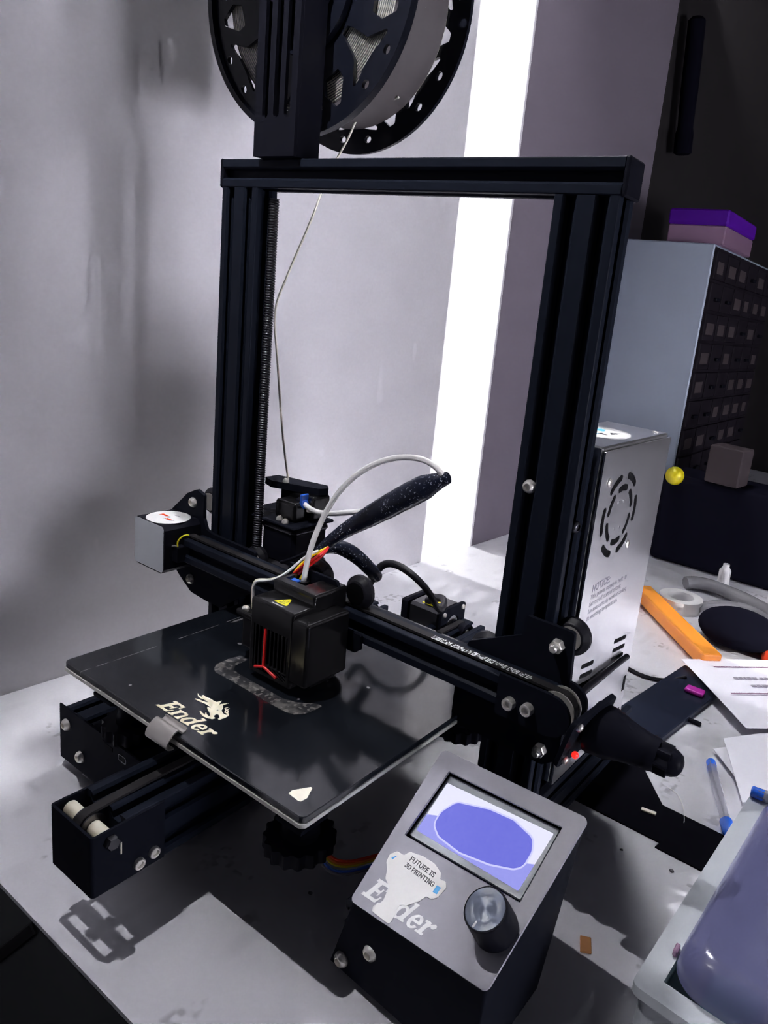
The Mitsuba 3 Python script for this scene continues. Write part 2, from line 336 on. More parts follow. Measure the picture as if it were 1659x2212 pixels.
for q in ((br, -.1778, .0475), (br, -.1682, .0492)):
    add(P + 'belt_tensioner__screw', capscrew(q, (1, 0, 0), .0034, .0026), 'm_steel', label='steel cap screw low on the side of the bracket')
add(P + 'belt_tensioner__slot', bx(br - .0002, br + .0002, -.1886, -.1876, .060, .068), 'm_cream')  # highlight of the slot put into a cream strip
ang = np.linspace(np.pi / 2, np.pi * 1.5, 20)
loop = [(.19, ax_z + .0082)] + [(ax_y + .0068 * math.cos(a), ax_z + .0072 * math.sin(a)) for a in ang]
bp = LineString([(.175, ax_z + .0095), (-.16, ax_z + .0093)] + [(ax_y + .0072 * math.cos(a), ax_z + .0078 * math.sin(a)) for a in ang] + [(-.187, ax_z - .0078)]).buffer(.0008, cap_style=2)
add(P + 'y_belt', prism(bp, .006, YZ(YX - .003)), 'm_belt', 30)

# --- control box
bm = bx(-.162, -.0300, -.1290, -.0200, .0520, .0535, .0003)
add(P + 'control_box__front_plate', bx(-.1640, -.0290, -.1300, -.1285, .0085, .0545, .0012), 'm_plate', 30)
lid = sub(bx(-.1225, -.0290, -.1280, -.0150, .0515, .0530, .0004), cyl((-.066, -.066, .04), (-.066, -.066, .06), .019, 40, 0))
add(P + 'control_box__lid', lid, 'm_plate', False)
add(P + 'control_box__side', bx(-.1225, -.1211, -.1280, -.0150, .0105, .0515), 'm_plate', False)
add(P + 'control_box__floor', bx(-.1205, -.0300, -.1280, -.0150, .0105, .0120), 'm_plate', False)
ringp = Point(-.066, -.066).buffer(.0205, quad_segs=12).difference(Point(-.066, -.066).buffer(.0185, quad_segs=12))
add(P + 'control_box__fan', cat(prism(ringp, .004, XY(.0485)), lathe([(.009, 0), (.009, .004)], (-.066, -.066, .047), (0, 0, 1)),
    *[hull([(-.066 + r * math.cos(a + s), -.066 + r * math.sin(a + s), .0475 + h) for r in (.0085, .0180) for s, h in ((0, 0), (.45, .0035), (.5, .0033), (.05, -.0004))]) for a in np.arange(7) * 2 * np.pi / 7]), 'm_black', 30)
for q in ((-.1534, .0406), (-.1345, .0219)):
    add(P + 'control_box__screw', screw((q[0], -.1300, q[1]), (0, -1, 0), .0046, .0034), 'm_steel', label='steel button-head screw on the front plate')
add(P + 'control_box__card_slot', cat(bx(-.1030, -.0925, -.1303, -.1299, .0455, .0490), bx(-.1055, -.1025, -.1303, -.1299, .0478, .0500)), 'm_hole', False)
us = rrect(-.0850, -.0765, .0440, .0480, .0012)
add(P + 'control_box__usb_port', cat(prism(us.buffer(.0006).difference(us), .0006, XZ(-.1298)), ), 'm_dark_steel')
add(P + 'control_box__usb_port', prism(us, .0003, XZ(-.1299)), 'm_hole', False)
add(P + 'control_box__foot', bx(-.137, -.116, -.1285, -.122, .0045, .0085, .001), 'm_rubber')

# --- heated bed
ZB, BX0, BX1, BY0, BY1 = .1103, YX - .1175, YX + .1175, -.1463, .0887
gp = rrect(BX0, BX1, BY0, BY1, .004)
g = cat(prism(gp.buffer(-.0006), .0006, XY(ZB - .0006)))
def bevelslab(poly, z0, z1, c):
    v = []
    for ins, z in ((c, z0), (0, z0 + c), (0, z1 - c), (c, z1)):
        q = poly.buffer(-ins); v += [(x, y, z) for x, y in q.exterior.coords]
    return hull(v)
add(P + 'heated_bed__glass_plate', bevelslab(gp, ZB - .0038, ZB, .0005), 'm_bed', False, label='black textured glass plate with pale lettering')
add(P + 'heated_bed__heater_plate', bevelslab(rrect(BX0 - .0006, BX1 + .0006, BY0 - .0006, BY1 + .0006, .004), ZB - .0068, ZB - .0039, .0004), 'm_bed_edge', False, label='pale edge of the metal plate under the glass')
add(P + 'heated_bed__carriage', cat(bx(YX - .065, YX + .065, -.095, .035, .0835, .0865), hull([(YX + sx * .104, -.029 + sy * .104, z) for sx, sy in ((1, 1), (.8, 1), (1, .8), (-1, -1), (-.8, -1), (-1, -.8)) for z in (.084, .0865)]),
    hull([(YX + sx * .104, -.029 + sy * .104, z) for sx, sy in ((-1, 1), (-.8, 1), (-1, .8), (1, -1), (.8, -1), (1, -.8)) for z in (.084, .0865)])), 'm_plate', False)
def lobed(r, n, d, q=8):
    a = np.linspace(0, 2 * np.pi, n * q, endpoint=False)
    return Polygon(np.stack([(r + d * np.cos(n * a)) * np.cos(a), (r + d * np.cos(n * a)) * np.sin(a)], 1))
for sx in (-1, 1):
    for sy in (-1, 1):
        cx, cy = YX + sx * .085, -.029 + sy * .085
        kn = lobed(.0205, 16, .0011)
        add(P + 'heated_bed__levelling_knob', cat(prism(affinity.translate(kn, cx, cy), .009, XY(.0560)), lathe([(.012, 0), (.010, .014)], (cx, cy, .065), (0, 0, 1))), 'm_black', 30)
        hx = [(cx + .006 * math.cos(a), cy + .006 * math.sin(a), .0865 + .017 * a / (2 * np.pi * 5)) for a in np.linspace(0, 2 * np.pi * 5, 70)]
        add(P + 'heated_bed__spring', tube(hx, .0009, 70, 6, sp=False), 'm_dark_steel')
# clip on the front edge: a bent metal strip
cp = np.array([(-.1450 + .0055, ZB + .0026), (-.1450 + .0038, ZB + .0006), (-.1450 + .0014, ZB + .0009), (-.1450 - .0004, ZB + .0032), (-.1450 - .0026, ZB + .0030), (-.1450 - .0034, ZB - .0075)])
cl = LineString(spline(np.c_[cp, np.zeros(6)], 40)[:, :2]).buffer(.0004, cap_style=2)
add(P + 'heated_bed__clip', prism(cl, .0215, YZ(-.0183)), 'm_clip', 40, label='shiny bent metal clip on the front edge of the glass')
# printed lettering and logo (flat print on the glass)
def ital(ps, x, s=1.0, sh=.40): return affinity.translate(affinity.affine_transform(unary_union(ps), [s, sh * s, 0, s, 0, 0]), x, 0)
R_ = lambda a, b, c, d: sbox(a, b, c, d)
def ell(cx, cy, a, b): return affinity.scale(Point(cx, cy).buffer(1, quad_segs=16), a, b, origin=(cx, cy))
def ender():
    Eg = [R_(1.0, 0, 4.2, 11.5), R_(-.6, 0, 10.2, 1.8), R_(-.6, 9.7, 10.0, 11.5), R_(3, 4.9, 7.8, 6.6), R_(7.0, 3.6, 8.0, 8.0), Polygon([(8.6, 0), (10.2, 0), (11.0, 4.2), (9.9, 4.2)]), Polygon([(8.8, 11.5), (10.0, 11.5), (10.2, 7.6), (9.1, 7.6)])]
    ng = [R_(.8, 0, 3.4, 7.6), R_(-.4, 0, 4.4, 1.1), R_(-.6, 6.5, 3.2, 7.6), ell(5.2, 5.0, 4.1, 2.9).difference(ell(5.2, 4.6, 1.9, 1.9)).intersection(R_(2, 4.6, 10, 9)), R_(6.9, 0, 9.3, 5.0), R_(6.0, 0, 10.2, 1.1)]
    dg = [ell(4.0, 3.7, 4.2, 4.0).difference(ell(4.2, 3.7, 1.7, 2.6)), R_(6.2, 0, 8.6, 11.4), R_(4.6, 10.3, 8.4, 11.4), R_(6.2, 0, 9.8, 1.1)]
    eg = [ell(3.7, 3.7, 3.9, 4.0).difference(ell(3.8, 3.7, 1.6, 2.7)).difference(Polygon([(4.2, 3.4), (9, 3.4), (9, 1.5), (4.2, 2.6)])), R_(1.2, 3.3, 7.2, 4.6)]
    rg = [R_(.9, 0, 3.4, 7.6), R_(-.5, 0, 4.8, 1.2), R_(-.5, 6.4, 3.2, 7.6), ell(6.0, 6.4, 1.5, 1.4), Polygon([(2.8, 4.6), (3.6, 6.6), (5.4, 7.8), (6.4, 7.6), (6.0, 6.2), (4.6, 6.0), (3.4, 4.4)])]
    return unary_union([ital(g_, x) for g_, x in ((Eg, 0), (ng, 12.1), (dg, 22.6), (eg, 33.4), (rg, 41.6))])
ENDER = ender()
add(P + 'heated_bed__lettering', prism(affinity.affine_transform(ENDER, [.001, 0, 0, .001, -.0344, -.1357]), .0001, XY(ZB)), 'm_logo', False, label='pale yellow Ender lettering')
dragon = Polygon([(-29.5, -108.6), (-26.3, -109.8), (-22.3, -110.1), (-24.8, -109.2), (-24.7, -107.6), (-21.9, -108.0), (-18.5, -107.3), (-15.3, -107.3), (-11.9, -107.2), (-11.2, -105.2), (-10.9, -103.6), (-9.3, -105.9), (-8.2, -107.7), (-7.3, -105.3), (-5.2, -102.5), (-5.6, -104.7), (-5.9, -106.7), (-3.1, -108.6), (-1.5, -111.1), (1.3, -112.4), (4.3, -112.4), (4.9, -110.2), (6.4, -111.7), (6.8, -114.3), (6.1, -118.9), (4.5, -118.6), (4.2, -116.9), (1.2, -115.4), (-0.2, -115.7), (-0.1, -117.8), (1.2, -118.9), (3.0, -119.1), (2.5, -121.2), (.3, -122.3), (-3.4, -123.1), (-6.9, -122.6), (-10.1, -121.3), (-10.7, -120.2), (-7.8, -121.0), (-4.7, -121.4), (-6.3, -120.0), (-6.5, -118.9), (-4.0, -120.2), (-1.9, -120.6), (-1.6, -119.7), (-4.3, -118.0), (-7.3, -117.0), (-10.1, -115.7), (-11.5, -114.6), (-7.8, -113.9), (-11.5, -113.5), (-15.1, -113.5), (-18.8, -114.1), (-24.1, -114.6), (-24.6, -113.8), (-21.2, -112.8), (-17.7, -112.4), (-15.0, -111.0), (-18.8, -110.8), (-22.5, -111.4), (-25.9, -111.0)]).buffer(0)
fl1 = LineString([(-1.8, -106.2), (-2.0, -108.0), (.4, -109.1), (1.6, -111.0), (2.8, -110.8)]).buffer(.45)
fl2 = LineString([(0, -106.4), (.4, -108.1), (2.8, -109.3), (3.7, -110.9), (4.6, -110.5)]).buffer(.4)
dragon = dragon.difference(Point(-3.6, -112.6).buffer(.5))
add(P + 'heated_bed__logo', prism(affinity.scale(unary_union([dragon, fl1, fl2]), .001, .001, origin=(0, 0)), .0001, XY(ZB)), 'm_logo', False, label='pale yellow dragon head emblem')
tri = rnd(Polygon([(89.2, -137.3), (88.6, -134.0), (94.0, -125.2), (95.4, -125.4), (99.3, -133.0), (99.0, -137.2), (97.6, -137.9)]), .5)
add(P + 'heated_bed__corner_mark', prism(affinity.scale(tri, .001, .001, origin=(0, 0)), .0001, XY(ZB)), 'm_cream', False, label='pale triangular mark near the front right corner of the glass')
ro = Polygon([(-51, -55.5), (-53, -67), (-52.4, -76), (-48.7, -81.2), (-43.6, -83.8), (-31.3, -83.6), (-6.8, -83.7), (13.2, -84.2), (28, -84), (33.5, -82.3), (37.7, -77.4), (39, -70.2), (39.2, -61.9), (34, -63), (29.5, -67), (24, -71), (13.4, -74.2), (-10, -74), (-30, -74), (-38, -72.5), (-42, -68), (-43, -56)]); ri = Point(500, 500).buffer(1)
ro = rnd(ro, 1.2)
add(P + 'heated_bed__glue_residue', prism(affinity.scale(ro.difference(ri), .001, .001, origin=(0, 0)), .00008, XY(ZB)), 'm_glue', False, label='whitish rounded outline of glue left on the glass')

# --- x gantry
add(P + 'gantry_beam', prism(PR2020, .165 + .183, frame((-.1650, YG, ZG), (0, 1, 0), (0, 0, 1))), 'm_alu', 20)
bz = ZG + .0202
bpts = [(-.1895, bz + .0004), (.186, bz + .0004)] + [(.1865 + .0105 * math.sin(a), .1531 + .0105 * math.cos(a)) for a in np.linspace(.1, np.pi, 16)] + [(.175, .1426)]
add(P + 'x_belt', prism(LineString(bpts).buffer(.0008, cap_style=2), .006, XZ(YG + .0132)), 'm_belt', 30)
# white marks printed along the belt (too small to read in the photograph): rows of short strokes
st = []
x = .090
while x < .160:
    wdt = rng.uniform(.0045, .0085); xx = x
    while xx < x + wdt:
        s_ = rng.uniform(.0004, .0011); yy = -.0183
        for _ in range(3):
            if rng.random() < .8: st.append(sbox(xx, yy, xx + s_, yy + rng.uniform(.0008, .0017)))
            yy += .0018
        xx += s_ + .0003
    x += wdt + rng.uniform(.0008, .0014)
add(P + 'x_belt__print', prism(unary_union(st), .00006, XY(bz + .00122)), 'm_logo_white', False, label='white printed marks on the belt')
# left plate, motor
lp = rnd(Polygon([(-.2167, .150), (-.2167, .1689), (-.189, .1941), (-.1764, .2003), (-.1669, .1975), (-.1664, .1770), (-.1620, .1680), (-.153, .1662), (-.100, .1655), (-.100, .130), (-.118, .120), (-.140, .1035), (-.159, .1035), (-.1810, .1051), (-.1995, .117), (-.2167, .135)]), .002)
add(P + 'gantry_plate', prism(lp, .003, XZ(-.0025)), 'm_plate', 30)
for q in ((-.1804, .1879), (-.1812, .1172)):
    add(P + 'gantry_plate__screw', screw((q[0], -.0055, q[1]), (0, -1, 0), .0045, .0034), 'm_steel')
for q in ((XL - .0098, .1885), (XL - .0098, .117), (XL + .0498, .1525)):
    add(P + 'roller_wheel', wheel((q[0], .010, q[1])), 'm_rubber', 40)
    add(P + 'roller_wheel__bearing', bearing((q[0], .010, q[1])), 'm_steel', 40)
mx0, mx1, mz0, mz1, my = -.2108, -.1690, .1332, .1752, -.0405
mp = Polygon([(mx0 + .004, mz0), (mx1 - .004, mz0), (mx1, mz0 + .004), (mx1, mz1 - .004), (mx1 - .004, mz1), (mx0 + .004, mz1), (mx0, mz1 - .004), (mx0, mz0 + .004)])
add(P + 'x_motor__body', prism(mp, .0345, XZ(-.006)), 'm_black', 30)
add(P + 'x_motor__label', prism(rrect(mx0 + .0006, mx1 - .0012, mz0 + .001, mz1 - .0008, .003), .0003, XZ(my)), 'm_silver_label', False, label='blank pale silver label on the motor end')
add(P + 'x_motor__round_sticker', lathe([(.0178, 0), (.0178, .0003)], ((mx0 + mx1) / 2 + .001, -.0235, mz1), (0, 0, 1), 48), 'm_white', label='round white sticker with orange-red print')
fr = frame(((mx0 + mx1) / 2 + .001, -.0235, mz1 + .0003), (1, 0, 0), (0, 1, 0))
add(P + 'x_motor__sticker_print', cat(put(meshkit.text_mesh('F', .0042, .0001, True), fr @ trimesh.transformations.translation_matrix((-.011, -.002, 0))), prism(unary_union([sbox(-.0100, -.0004, -.0028, .0022), sbox(.0018, -.0048, .0072, -.0020)]), .0001, fr)), 'm_redbox', False)
add(P + 'x_motor__sticker_print', prism(unary_union([Point(-.0002, .0006).buffer(.0011), LineString([(.001, -.0052), (.0085, -.0048), (.0105, -.0022)]).buffer(.0003), LineString([(-.002, .007), (.004, .008)]).buffer(.0004)]), .0001, fr), 'm_grey_ink', False)
add(P + 'x_motor__connector', cat(bx(-.1695, -.1625, -.0330, -.0240, .1440, .1570, .0005)), 'm_black')
add(P + 'x_motor__connector_pin', cat(tube([(-.1662, -.030, .1570), (-.166, -.030, .161), (-.1645, -.028, .1650), (-.163, -.022, .1662)], .0007, 20, 8)), 'm_yellow')
add(P + 'x_motor__connector_pin', tube([(-.1690, -.0332, .1568), (-.1660, -.0336, .1585), (-.1630, -.0332, .1590)], .0006, 16, 8), 'm_steel')
# right plate, belt tensioner block and its knob
rp = rnd(Polygon([(.105, .104), (.176, .104), (.184, .110), (.1865, .120), (.1862, .1640), (.1842, .1975), (.150, .1975), (.150, .184), (.112, .166), (.105, .150)]), .0025)
add(P + 'gantry_plate', prism(rp, .003, XZ(-.0025)), 'm_plate', 30)
for q in ((.1750, .1862), (.1742, .1143)):
    add(P + 'gantry_plate__bolt', nutbolt((q[0], -.0055, q[1]), (0, -1, 0)), 'm_steel', 30, label='steel bolt end with lock nut')
for q in ((XR + .0098, .188), (XR + .0098, .1143), (XR - .0498, .1570)):
    add(P + 'roller_wheel', wheel((q[0], .010, q[1]), r=.0122), 'm_rubber', 40)
    add(P + 'roller_wheel__bearing', bearing((q[0], .010, q[1])), 'm_steel', 40)
tb = unary_union([sbox(.1500, .1395, .186, .1663), Point(.1865, .1531).buffer(.0128, quad_segs=16)])
add(P + 'x_tensioner__plate', prism(tb, .0025, XZ(-.0262)), 'm_plate', 30)
add(P + 'x_tensioner__plate', prism(tb, .0022, XZ(-.0030)), 'm_plate', 30)
for q in ((.1600, .1507), (.1725, .1520)):
    add(P + 'x_tensioner__screw', capscrew((q[0], -.0287, q[1]), (0, -1, 0), .0040, .0044), 'm_steel', label='steel cap screw at the end of the beam')
add(P + 'x_tensioner__pulley', lathe([(.0026, 0), (.0118, 0), (.0118, .0012), (.0092, .0014), (.0092, .0090), (.0118, .0092), (.0118, .0104), (.0026, .0104)], (.1865, -.0205, .1531), (0, 1, 0), 40), 'm_steel', 40, label='bright idler pulley')
gpm = frame((.1985, -.034, .1385), (.25, 1, .25), (.35, 0, .95))
add(P + 'x_tensioner__end_plate', prism(rrect(-.002, .036, -.014, .029, .004), .0030, gpm), 'm_plate', 30)
for q in ((.001, .024), (.001, -.009)):
    add(P + 'x_tensioner__screw', screw((gpm @ [q[0] + .003, q[1], .003, 1])[:3], gpm[:3, 2], .0026, .0022), 'm_steel')
led = trimesh.creation.icosphere(2, .0021); led.apply_translation((.2065, -.030, .1375))
k = add(P + 'x_tensioner__indicator', led, 'm_red', label='small glowing red indicator light')
scene[k]['emitter'] = {'type': 'area', 'radiance': {'type': 'rgb', 'value': [2.2, 0.03, 0.02]}}
body = lathe([(.0150, 0), (.0155, .003), (.0148, .012), (.0125, .020), (.0108, .028), (.0098, .034), (.0102, .036), (.0092, .040)], (.2080, -.0155, .1510), (1, .05, -.06), 28)
add(P + 'x_tensioner__knob_body', body, 'm_black', 40)
kk = lobed(.0082, 7, .0012)
kd = np.array([1, .05, -.06]) / np.linalg.norm([1, .05, -.06])
add(P + 'x_tensioner__knob', cat(prism(kk, .0075, frame(np.array([.2080, -.0155, .1510]) + kd * .040, np.cross(kd, [0, 0, 1]), np.cross(kd, np.cross(kd, [0, 0, 1])))), lathe([(.0078, 0), (.0074, .003), (.0058, .006), (.0025, .0075)], np.array([.2080, -.0155, .1510]) + kd * .0470, kd, 24)), 'm_black', 40)

# --- print head
H = P + 'print_head__'
add(H + 'back_plate', prism(rnd(Polygon([(-.036, .1820), (.0120, .1820), (.0155, .176), (.0155, .150), (.0385, .150), (.0385, .139), (.034, .1355), (-.030, .1355), (-.036, .142)]), .0015), .0025, XZ(-.0260)), 'm_plate', 30)
for xx in (-.0165, .0232):
    add(H + 'wheel', wheel((xx, -.0150, .1742), r=.0122), 'm_rubber', 40)
    add(H + 'wheel_bearing', bearing((xx, -.0150, .1742), w=.0106), 'm_dark_steel', 40)
add(H + 'wheel', wheel((.0005, -.0150, .1318), r=.0118), 'm_rubber', 40)
def rbox(x0, x1, y0, y1, z0, z1, r=.0022, k=1):
    ico = trimesh.creation.icosphere(k, r).vertices
    return hull(np.vstack([ico + [X, Y, Z] for X in (x0 + r, x1 - r) for Y in (y0 + r, y1 - r) for Z in (z0 + r, z1 - r)]))
shroud = cat()if False else None
lower = rbox(-.0262, .0158, -.0705, -.0285, .1150, .1702, .0022, 2)
upper = rbox(-.0262, .0158, -.0520, -.0200, .1500, .1782, .0022, 2)
duct = rbox(.0120, .0292, -.0700, -.0300, .1205, .1665, .0024, 2)
grille = bx(-.0215, .0115, -.072, -.064, .1190, .1520, .0004)
lo = sub(lower, grille)
hole = bx(-.0215, -.0020, -.0440, -.0215, .172, .180, .0002)
up_ = sub(upper, hole)
sh_ = manifold3d.Manifold(manifold3d.Mesh(np.asarray(lo.vertices, np.float32), np.asarray(lo.faces, np.uint32))) + manifold3d.Manifold(manifold3d.Mesh(np.asarray(up_.vertices, np.float32), np.asarray(up_.faces, np.uint32)))
q = sh_.to_mesh(); add(H + 'shroud', trimesh.Trimesh(np.array(q.vert_properties[:, :3]), np.array(q.tri_verts), process=False), 'm_gloss', 32)
add(H + 'fan_duct', duct, 'm_gloss', 40)
add(H + 'fan_duct_nozzle', hull([(.012, -.058, .1145), (.022, -.058, .1145), (.012, -.036, .1145), (.022, -.036, .1145), (.012, -.062, .123), (.028, -.062, .123), (.012, -.034, .123), (.028, -.034, .123)]), 'm_gloss', False)
side = cat(rbox(-.0500, -.0250, -.0580, -.0300, .1195, .1480, .003, 1), rbox(-.0540, -.0262, -.0600, -.0480, .1440, .1490, .0015, 1))
add(H + 'side_blower', side, 'm_gloss', 40)
add(H + 'side_screw', screw((-.0480, -.0560, .1490), (0, 0, 1), .0028, .002), 'm_steel')
add(H + 'fan_back', bx(-.0213, .0113, -.0652, -.0642, .1192, .1518), 'm_hole', False)
fc = np.array([-.0050, -.0655, .1355])
add(H + 'fan_rotor', cat(lathe([(.0058, 0), (.0058, .002)], fc, (0, -1, 0)), *[hull([fc + np.array([r * math.cos(a + s), -d, r * math.sin(a + s)]) for r in (.0055, .0145) for s, d in ((0, 0), (.5, .0016), (.55, .0014), (.06, 0))]) for a in np.arange(7) * 2 * np.pi / 7]), 'm_dark_steel', False)
for i in range(9):
    xx = -.0200 + i * .00375
    if xx < -.0105:
        add(H + 'grille_slat', bx(xx - .0007, xx + .0007, -.0704, -.0680, .1192, .1518, .0002), 'm_gloss', False)
    else:
        zb_ = .1225 - (xx + .0102) * .0
        add(H + 'grille_slat', bx(xx - .0007, xx + .0007, -.0704, -.0680, .1250, .1518, .0002), 'm_gloss', False)
add(H + 'grille_bar', bx(-.0100, .0115, -.0704, -.0680, .1240, .1252, .0002), 'm_gloss', False)
for i in range(4):
    a0 = np.array([-.0080 + i * .0048, .1240]); d_ = np.array([.62, -.30]) / math.hypot(.62, .30)
    L = min(.013, (.0115 - a0[0]) / d_[0])
    if L > .003: add(H + 'grille_slat', prism(LineString([a0, a0 + d_ * L]).buffer(.0006, cap_style=2), .0022, XZ(-.0682)), 'm_gloss', False)
for a, b in (((-.0098, .1512), (-.0100, .1232)), ((-.0100, .1232), (-.0188, .1200)), ((-.0100, .1232), (.0030, .1195))):
    add(H + 'red_bar', tube([(a[0], -.0707, a[1]), (b[0], -.0707, b[1])], .00105, 2, 10, sp=False), 'm_red', label='thin bright red bar of the fan grille')
wtri = rnd(Polygon([(-.0068, -.0046), (.0068, -.0046), (0, .0066)]), .0010)
wf = frame((-.0040, -.0600, .1702), (1, 0, 0), (0, 1, 0))
add(H + 'warning_label', prism(wtri, .0001, wf), 'm_yellow', False, label='yellow triangular hot-surface warning sticker')
ws = [LineString([(x_ - .0003, -.0020), (x_ + .0005, -.0008), (x_ - .0004, .0004), (x_ + .0003, .0014)]).buffer(.00018) for x_ in (-.0016, 0, .0016)] + [LineString([(-.0026, -.0029), (.0026, -.0029)]).buffer(.0002)]
add(H + 'warning_print', prism(unary_union(ws), .00016, wf), 'm_ink', False)
add(H + 'warning_text', put(meshkit.text_mesh('CAUTION HOT', .0012, .0001, True), wf @ trimesh.transformations.translation_matrix((-.0052, -.0076, 0))), 'm_logo_white', False, label='small white CAUTION HOT lettering')
nz = lathe([(.0005, 0), (.003, .002), (.003, .004), (.004, .004), (.004, .006)], (-.0050, -.0480, .1112), (0, 0, 1), 6)
add(H + 'nozzle', nz, 'm_dark_steel', False)
add(H + 'tube_fitting', lathe([(.0042, 0), (.0042, .004), (.0034, .004)], (-.0148, -.0330, .1712), (0, 0, 1), 24), 'm_dark_steel')
add(H + 'fitting_clip', bx(-.0240, -.0150, -.0400, -.0350, .1735, .1760, .0006), 'm_blue', label='blue clip at the foot of the white tube')

# --- extruder and its motor behind the left post
add(P + 'extruder__motor', bx(-.1160, -.0770, .0140, .0530, .1530, .1850, .003), 'm_black', 30)
for z0 in (.1480, .1790):
    add(P + 'extruder__motor_cap', bx(-.1175, -.0755, .0125, .0545, z0, z0 + .0080, .004), 'm_dark_steel', 30)
add(P + 'extruder__base', bx(-.1400, -.0735, .0105, .0560, .1872, .1895, .0008), 'm_plate')
add(P + 'extruder__housing', cat(rbox(-.1080, -.0840, .0200, .0480, .1895, .2060, .003), rbox(-.1180, -.0780, .0340, .0550, .1895, .2110, .003)), 'm_gloss', 35)
add(P + 'extruder__lever', hull([(x_, y_, z_) for x_, y_ in ((-.132, .030), (-.120, .0262), (-.0800, .0420), (-.0770, .0500), (-.0840, .0560), (-.132, .0440)) for z_ in (.2112, .2170)]), 'm_plate', False)
for q in ((-.1100, .0330, .2170), (-.0990, .0180, .1895), (-.0900, .0160, .1895), (-.0770, .0300, .2000)):
    add(P + 'extruder__screw', screw(q, (0, 0, 1), .0028, .0034), 'm_steel')
add(P + 'extruder__fitting', cyl((-.0930, .0325, .2040), (-.0855, .0310, .2040), .0042), 'm_black')
add(P + 'extruder__collet', cat(bx(-.0860, -.0838, .0265, .0350, .2035, .2130, .0006), cyl((-.0862, .0308, .2045), (-.0828, .0302, .2047), .0038)), 'm_blue', label='blue clip on the extruder tube')
hx = []
add(P + 'lead_screw', lathe([(.0040 if i % 2 else .0032, i * .001) for i in range(int(.29 / .001))], (-.1155, .010, .150), (0, 0, 1), 16), 'm_dark_steel', 50, label='threaded steel rod beside the left post')
add(P + 'lead_screw__nut', cat(lathe([(.011, 0), (.011, .0035)], (-.1155, .010, .146), (0, 0, 1), 24), lathe([(.0055, 0), (.0055, .012)], (-.1155, .010, .138), (0, 0, 1), 24)), 'm_yellow')

# --- y motor at the back of the rail
add(P + 'y_motor__body', bx(-.0560, -.0180, .1500, .1860, .0560, .0950, .003), 'm_dark_steel', 30)
ym = rrect(.1480, .1880, .0550, .0970, .003).difference(Point(.168, .0765).buffer(.0112, quad_segs=12))
add(P + 'y_motor__mount', prism(ym, .003, YZ(-.0172)), 'm_plate', 30)
add(P + 'y_motor__back', bx(-.0640, -.0565, .1480, .1880, .0550, .0960, .002), 'm_black', 30)
add(P + 'y_motor__boss', lathe([(.0108, 0), (.0108, .002), (.003, .0024)], (-.0178, .168, .0765), (1, 0, 0)), 'm_grey')
add(P + 'y_motor__shaft', cyl((-.0165, .168, .0765), (.004, .168, .0765), .0025), 'm_steel')
add(P + 'y_motor__pulley', lathe([(.0075, 0), (.0075, .001), (.0055, .0012), (.0055, .0080), (.0075, .0082), (.0075, .0150), (.003, .0150)], (-.0120, .168, .0765), (1, 0, 0)), 'm_black')
add(P + 'y_motor__sticker', bx(-.0440, -.0310, .1560, .1800, .0950, .0953, .0001), 'm_yellow', label='yellow sticker on the motor')
for q in ((.1525, .0925), (.1835, .0925)):
    add(P + 'y_motor__screw', screw((-.0142, q[0], q[1]), (1, 0, 0), .0026, .002), 'm_steel')

# --- power supply
px0, px1, py0, py1, pz0, pz1 = .1223, .1723, .0235, .1390, .0720, .3056
th = .0012
case = bx(px0, px1 - th, py0, py1, pz0, pz1, .0010)
add(P + 'power_supply__case', case, 'm_psu', 30)
face = rrect(py0 - .0006, py1 + .0006, pz0, pz1 - .0025, .0012)
cy_, cz_ = .0620, .2570
cuts = []
def arcslot(r, a, w, half): return LineString([(cy_ + r * math.cos(a + t), cz_ + r * math.sin(a + t)) for t in np.linspace(-half, half, 9)]).buffer(w, quad_segs=4)
for i in range(6):
    cuts.append(arcslot(.0268, i * np.pi / 3 + .02, .0024, .27)); cuts.append(arcslot(.0188, (i + .5) * np.pi / 3 + .02, .0022, .30))
slots = [LineString([(a, z), (b, z - .003)]).buffer(.0017, quad_segs=4) for a, b in ((.0420, .0600), (.0975, .1185)) for z in (.1535, .1462, .1390)]
face = face.difference(unary_union(cuts + slots))
add(P + 'power_supply__cover', prism(face, .0012, YZ(px1)), 'm_psu', False, label='bright metal side cover with fan slots and printed notice')
add(P + 'power_supply__vent', bx(px1 - .0008, px1 - .00005, py0 + .01, py1 - .01, pz0 + .01, pz1 - .02, .0001), 'm_hole', False)
for q in ((.0360, .2825), (.0870, .2315)):
    add(P + 'power_supply__screw', screw((px1 + .0012, q[0], q[1]), (1, 0, 0), .0030, .0012), 'm_steel')
for q in ((.0575, .2660), (.0665, .2660), (.0575, .2480), (.0665, .2480)):
    add(P + 'power_supply__dimple', lathe([(.0013, 0), (.0008, .0005)], (px1 + .0012, q[0], q[1]), (1, 0, 0), 10), 'm_psu')
nt = []
for i, (s_, h_, y_, z_) in enumerate((('NOTICE:', .0050, .0370, .2085), ('This power supply is built-in', .0033, .0362, .2035), ('fan on/off control circuit,', .0033, .0362, .1985), ('fan automatically work according', .0030, .0360, .1935), ('to working temperature.', .0033, .0360, .1885))):
    nt.append(put(meshkit.text_mesh(s_, h_, .0001, i == 0), frame((px1 + .0012, y_, z_), (0, 1, 0), (0, 0, 1))))
add(P + 'power_supply__notice', cat(*nt), 'm_grey_ink', False, label='grey printed NOTICE text')
tf = frame((.1480, .0800, pz1), (.95, .30, 0), (-.30, .95, 0))
add(P + 'power_supply__sticker', prism(affinity.scale(Point(0, 0).buffer(1, quad_segs=12), .0165, .025), .0002, tf), 'm_white', label='white oval sticker with blue print on top of the power supply')
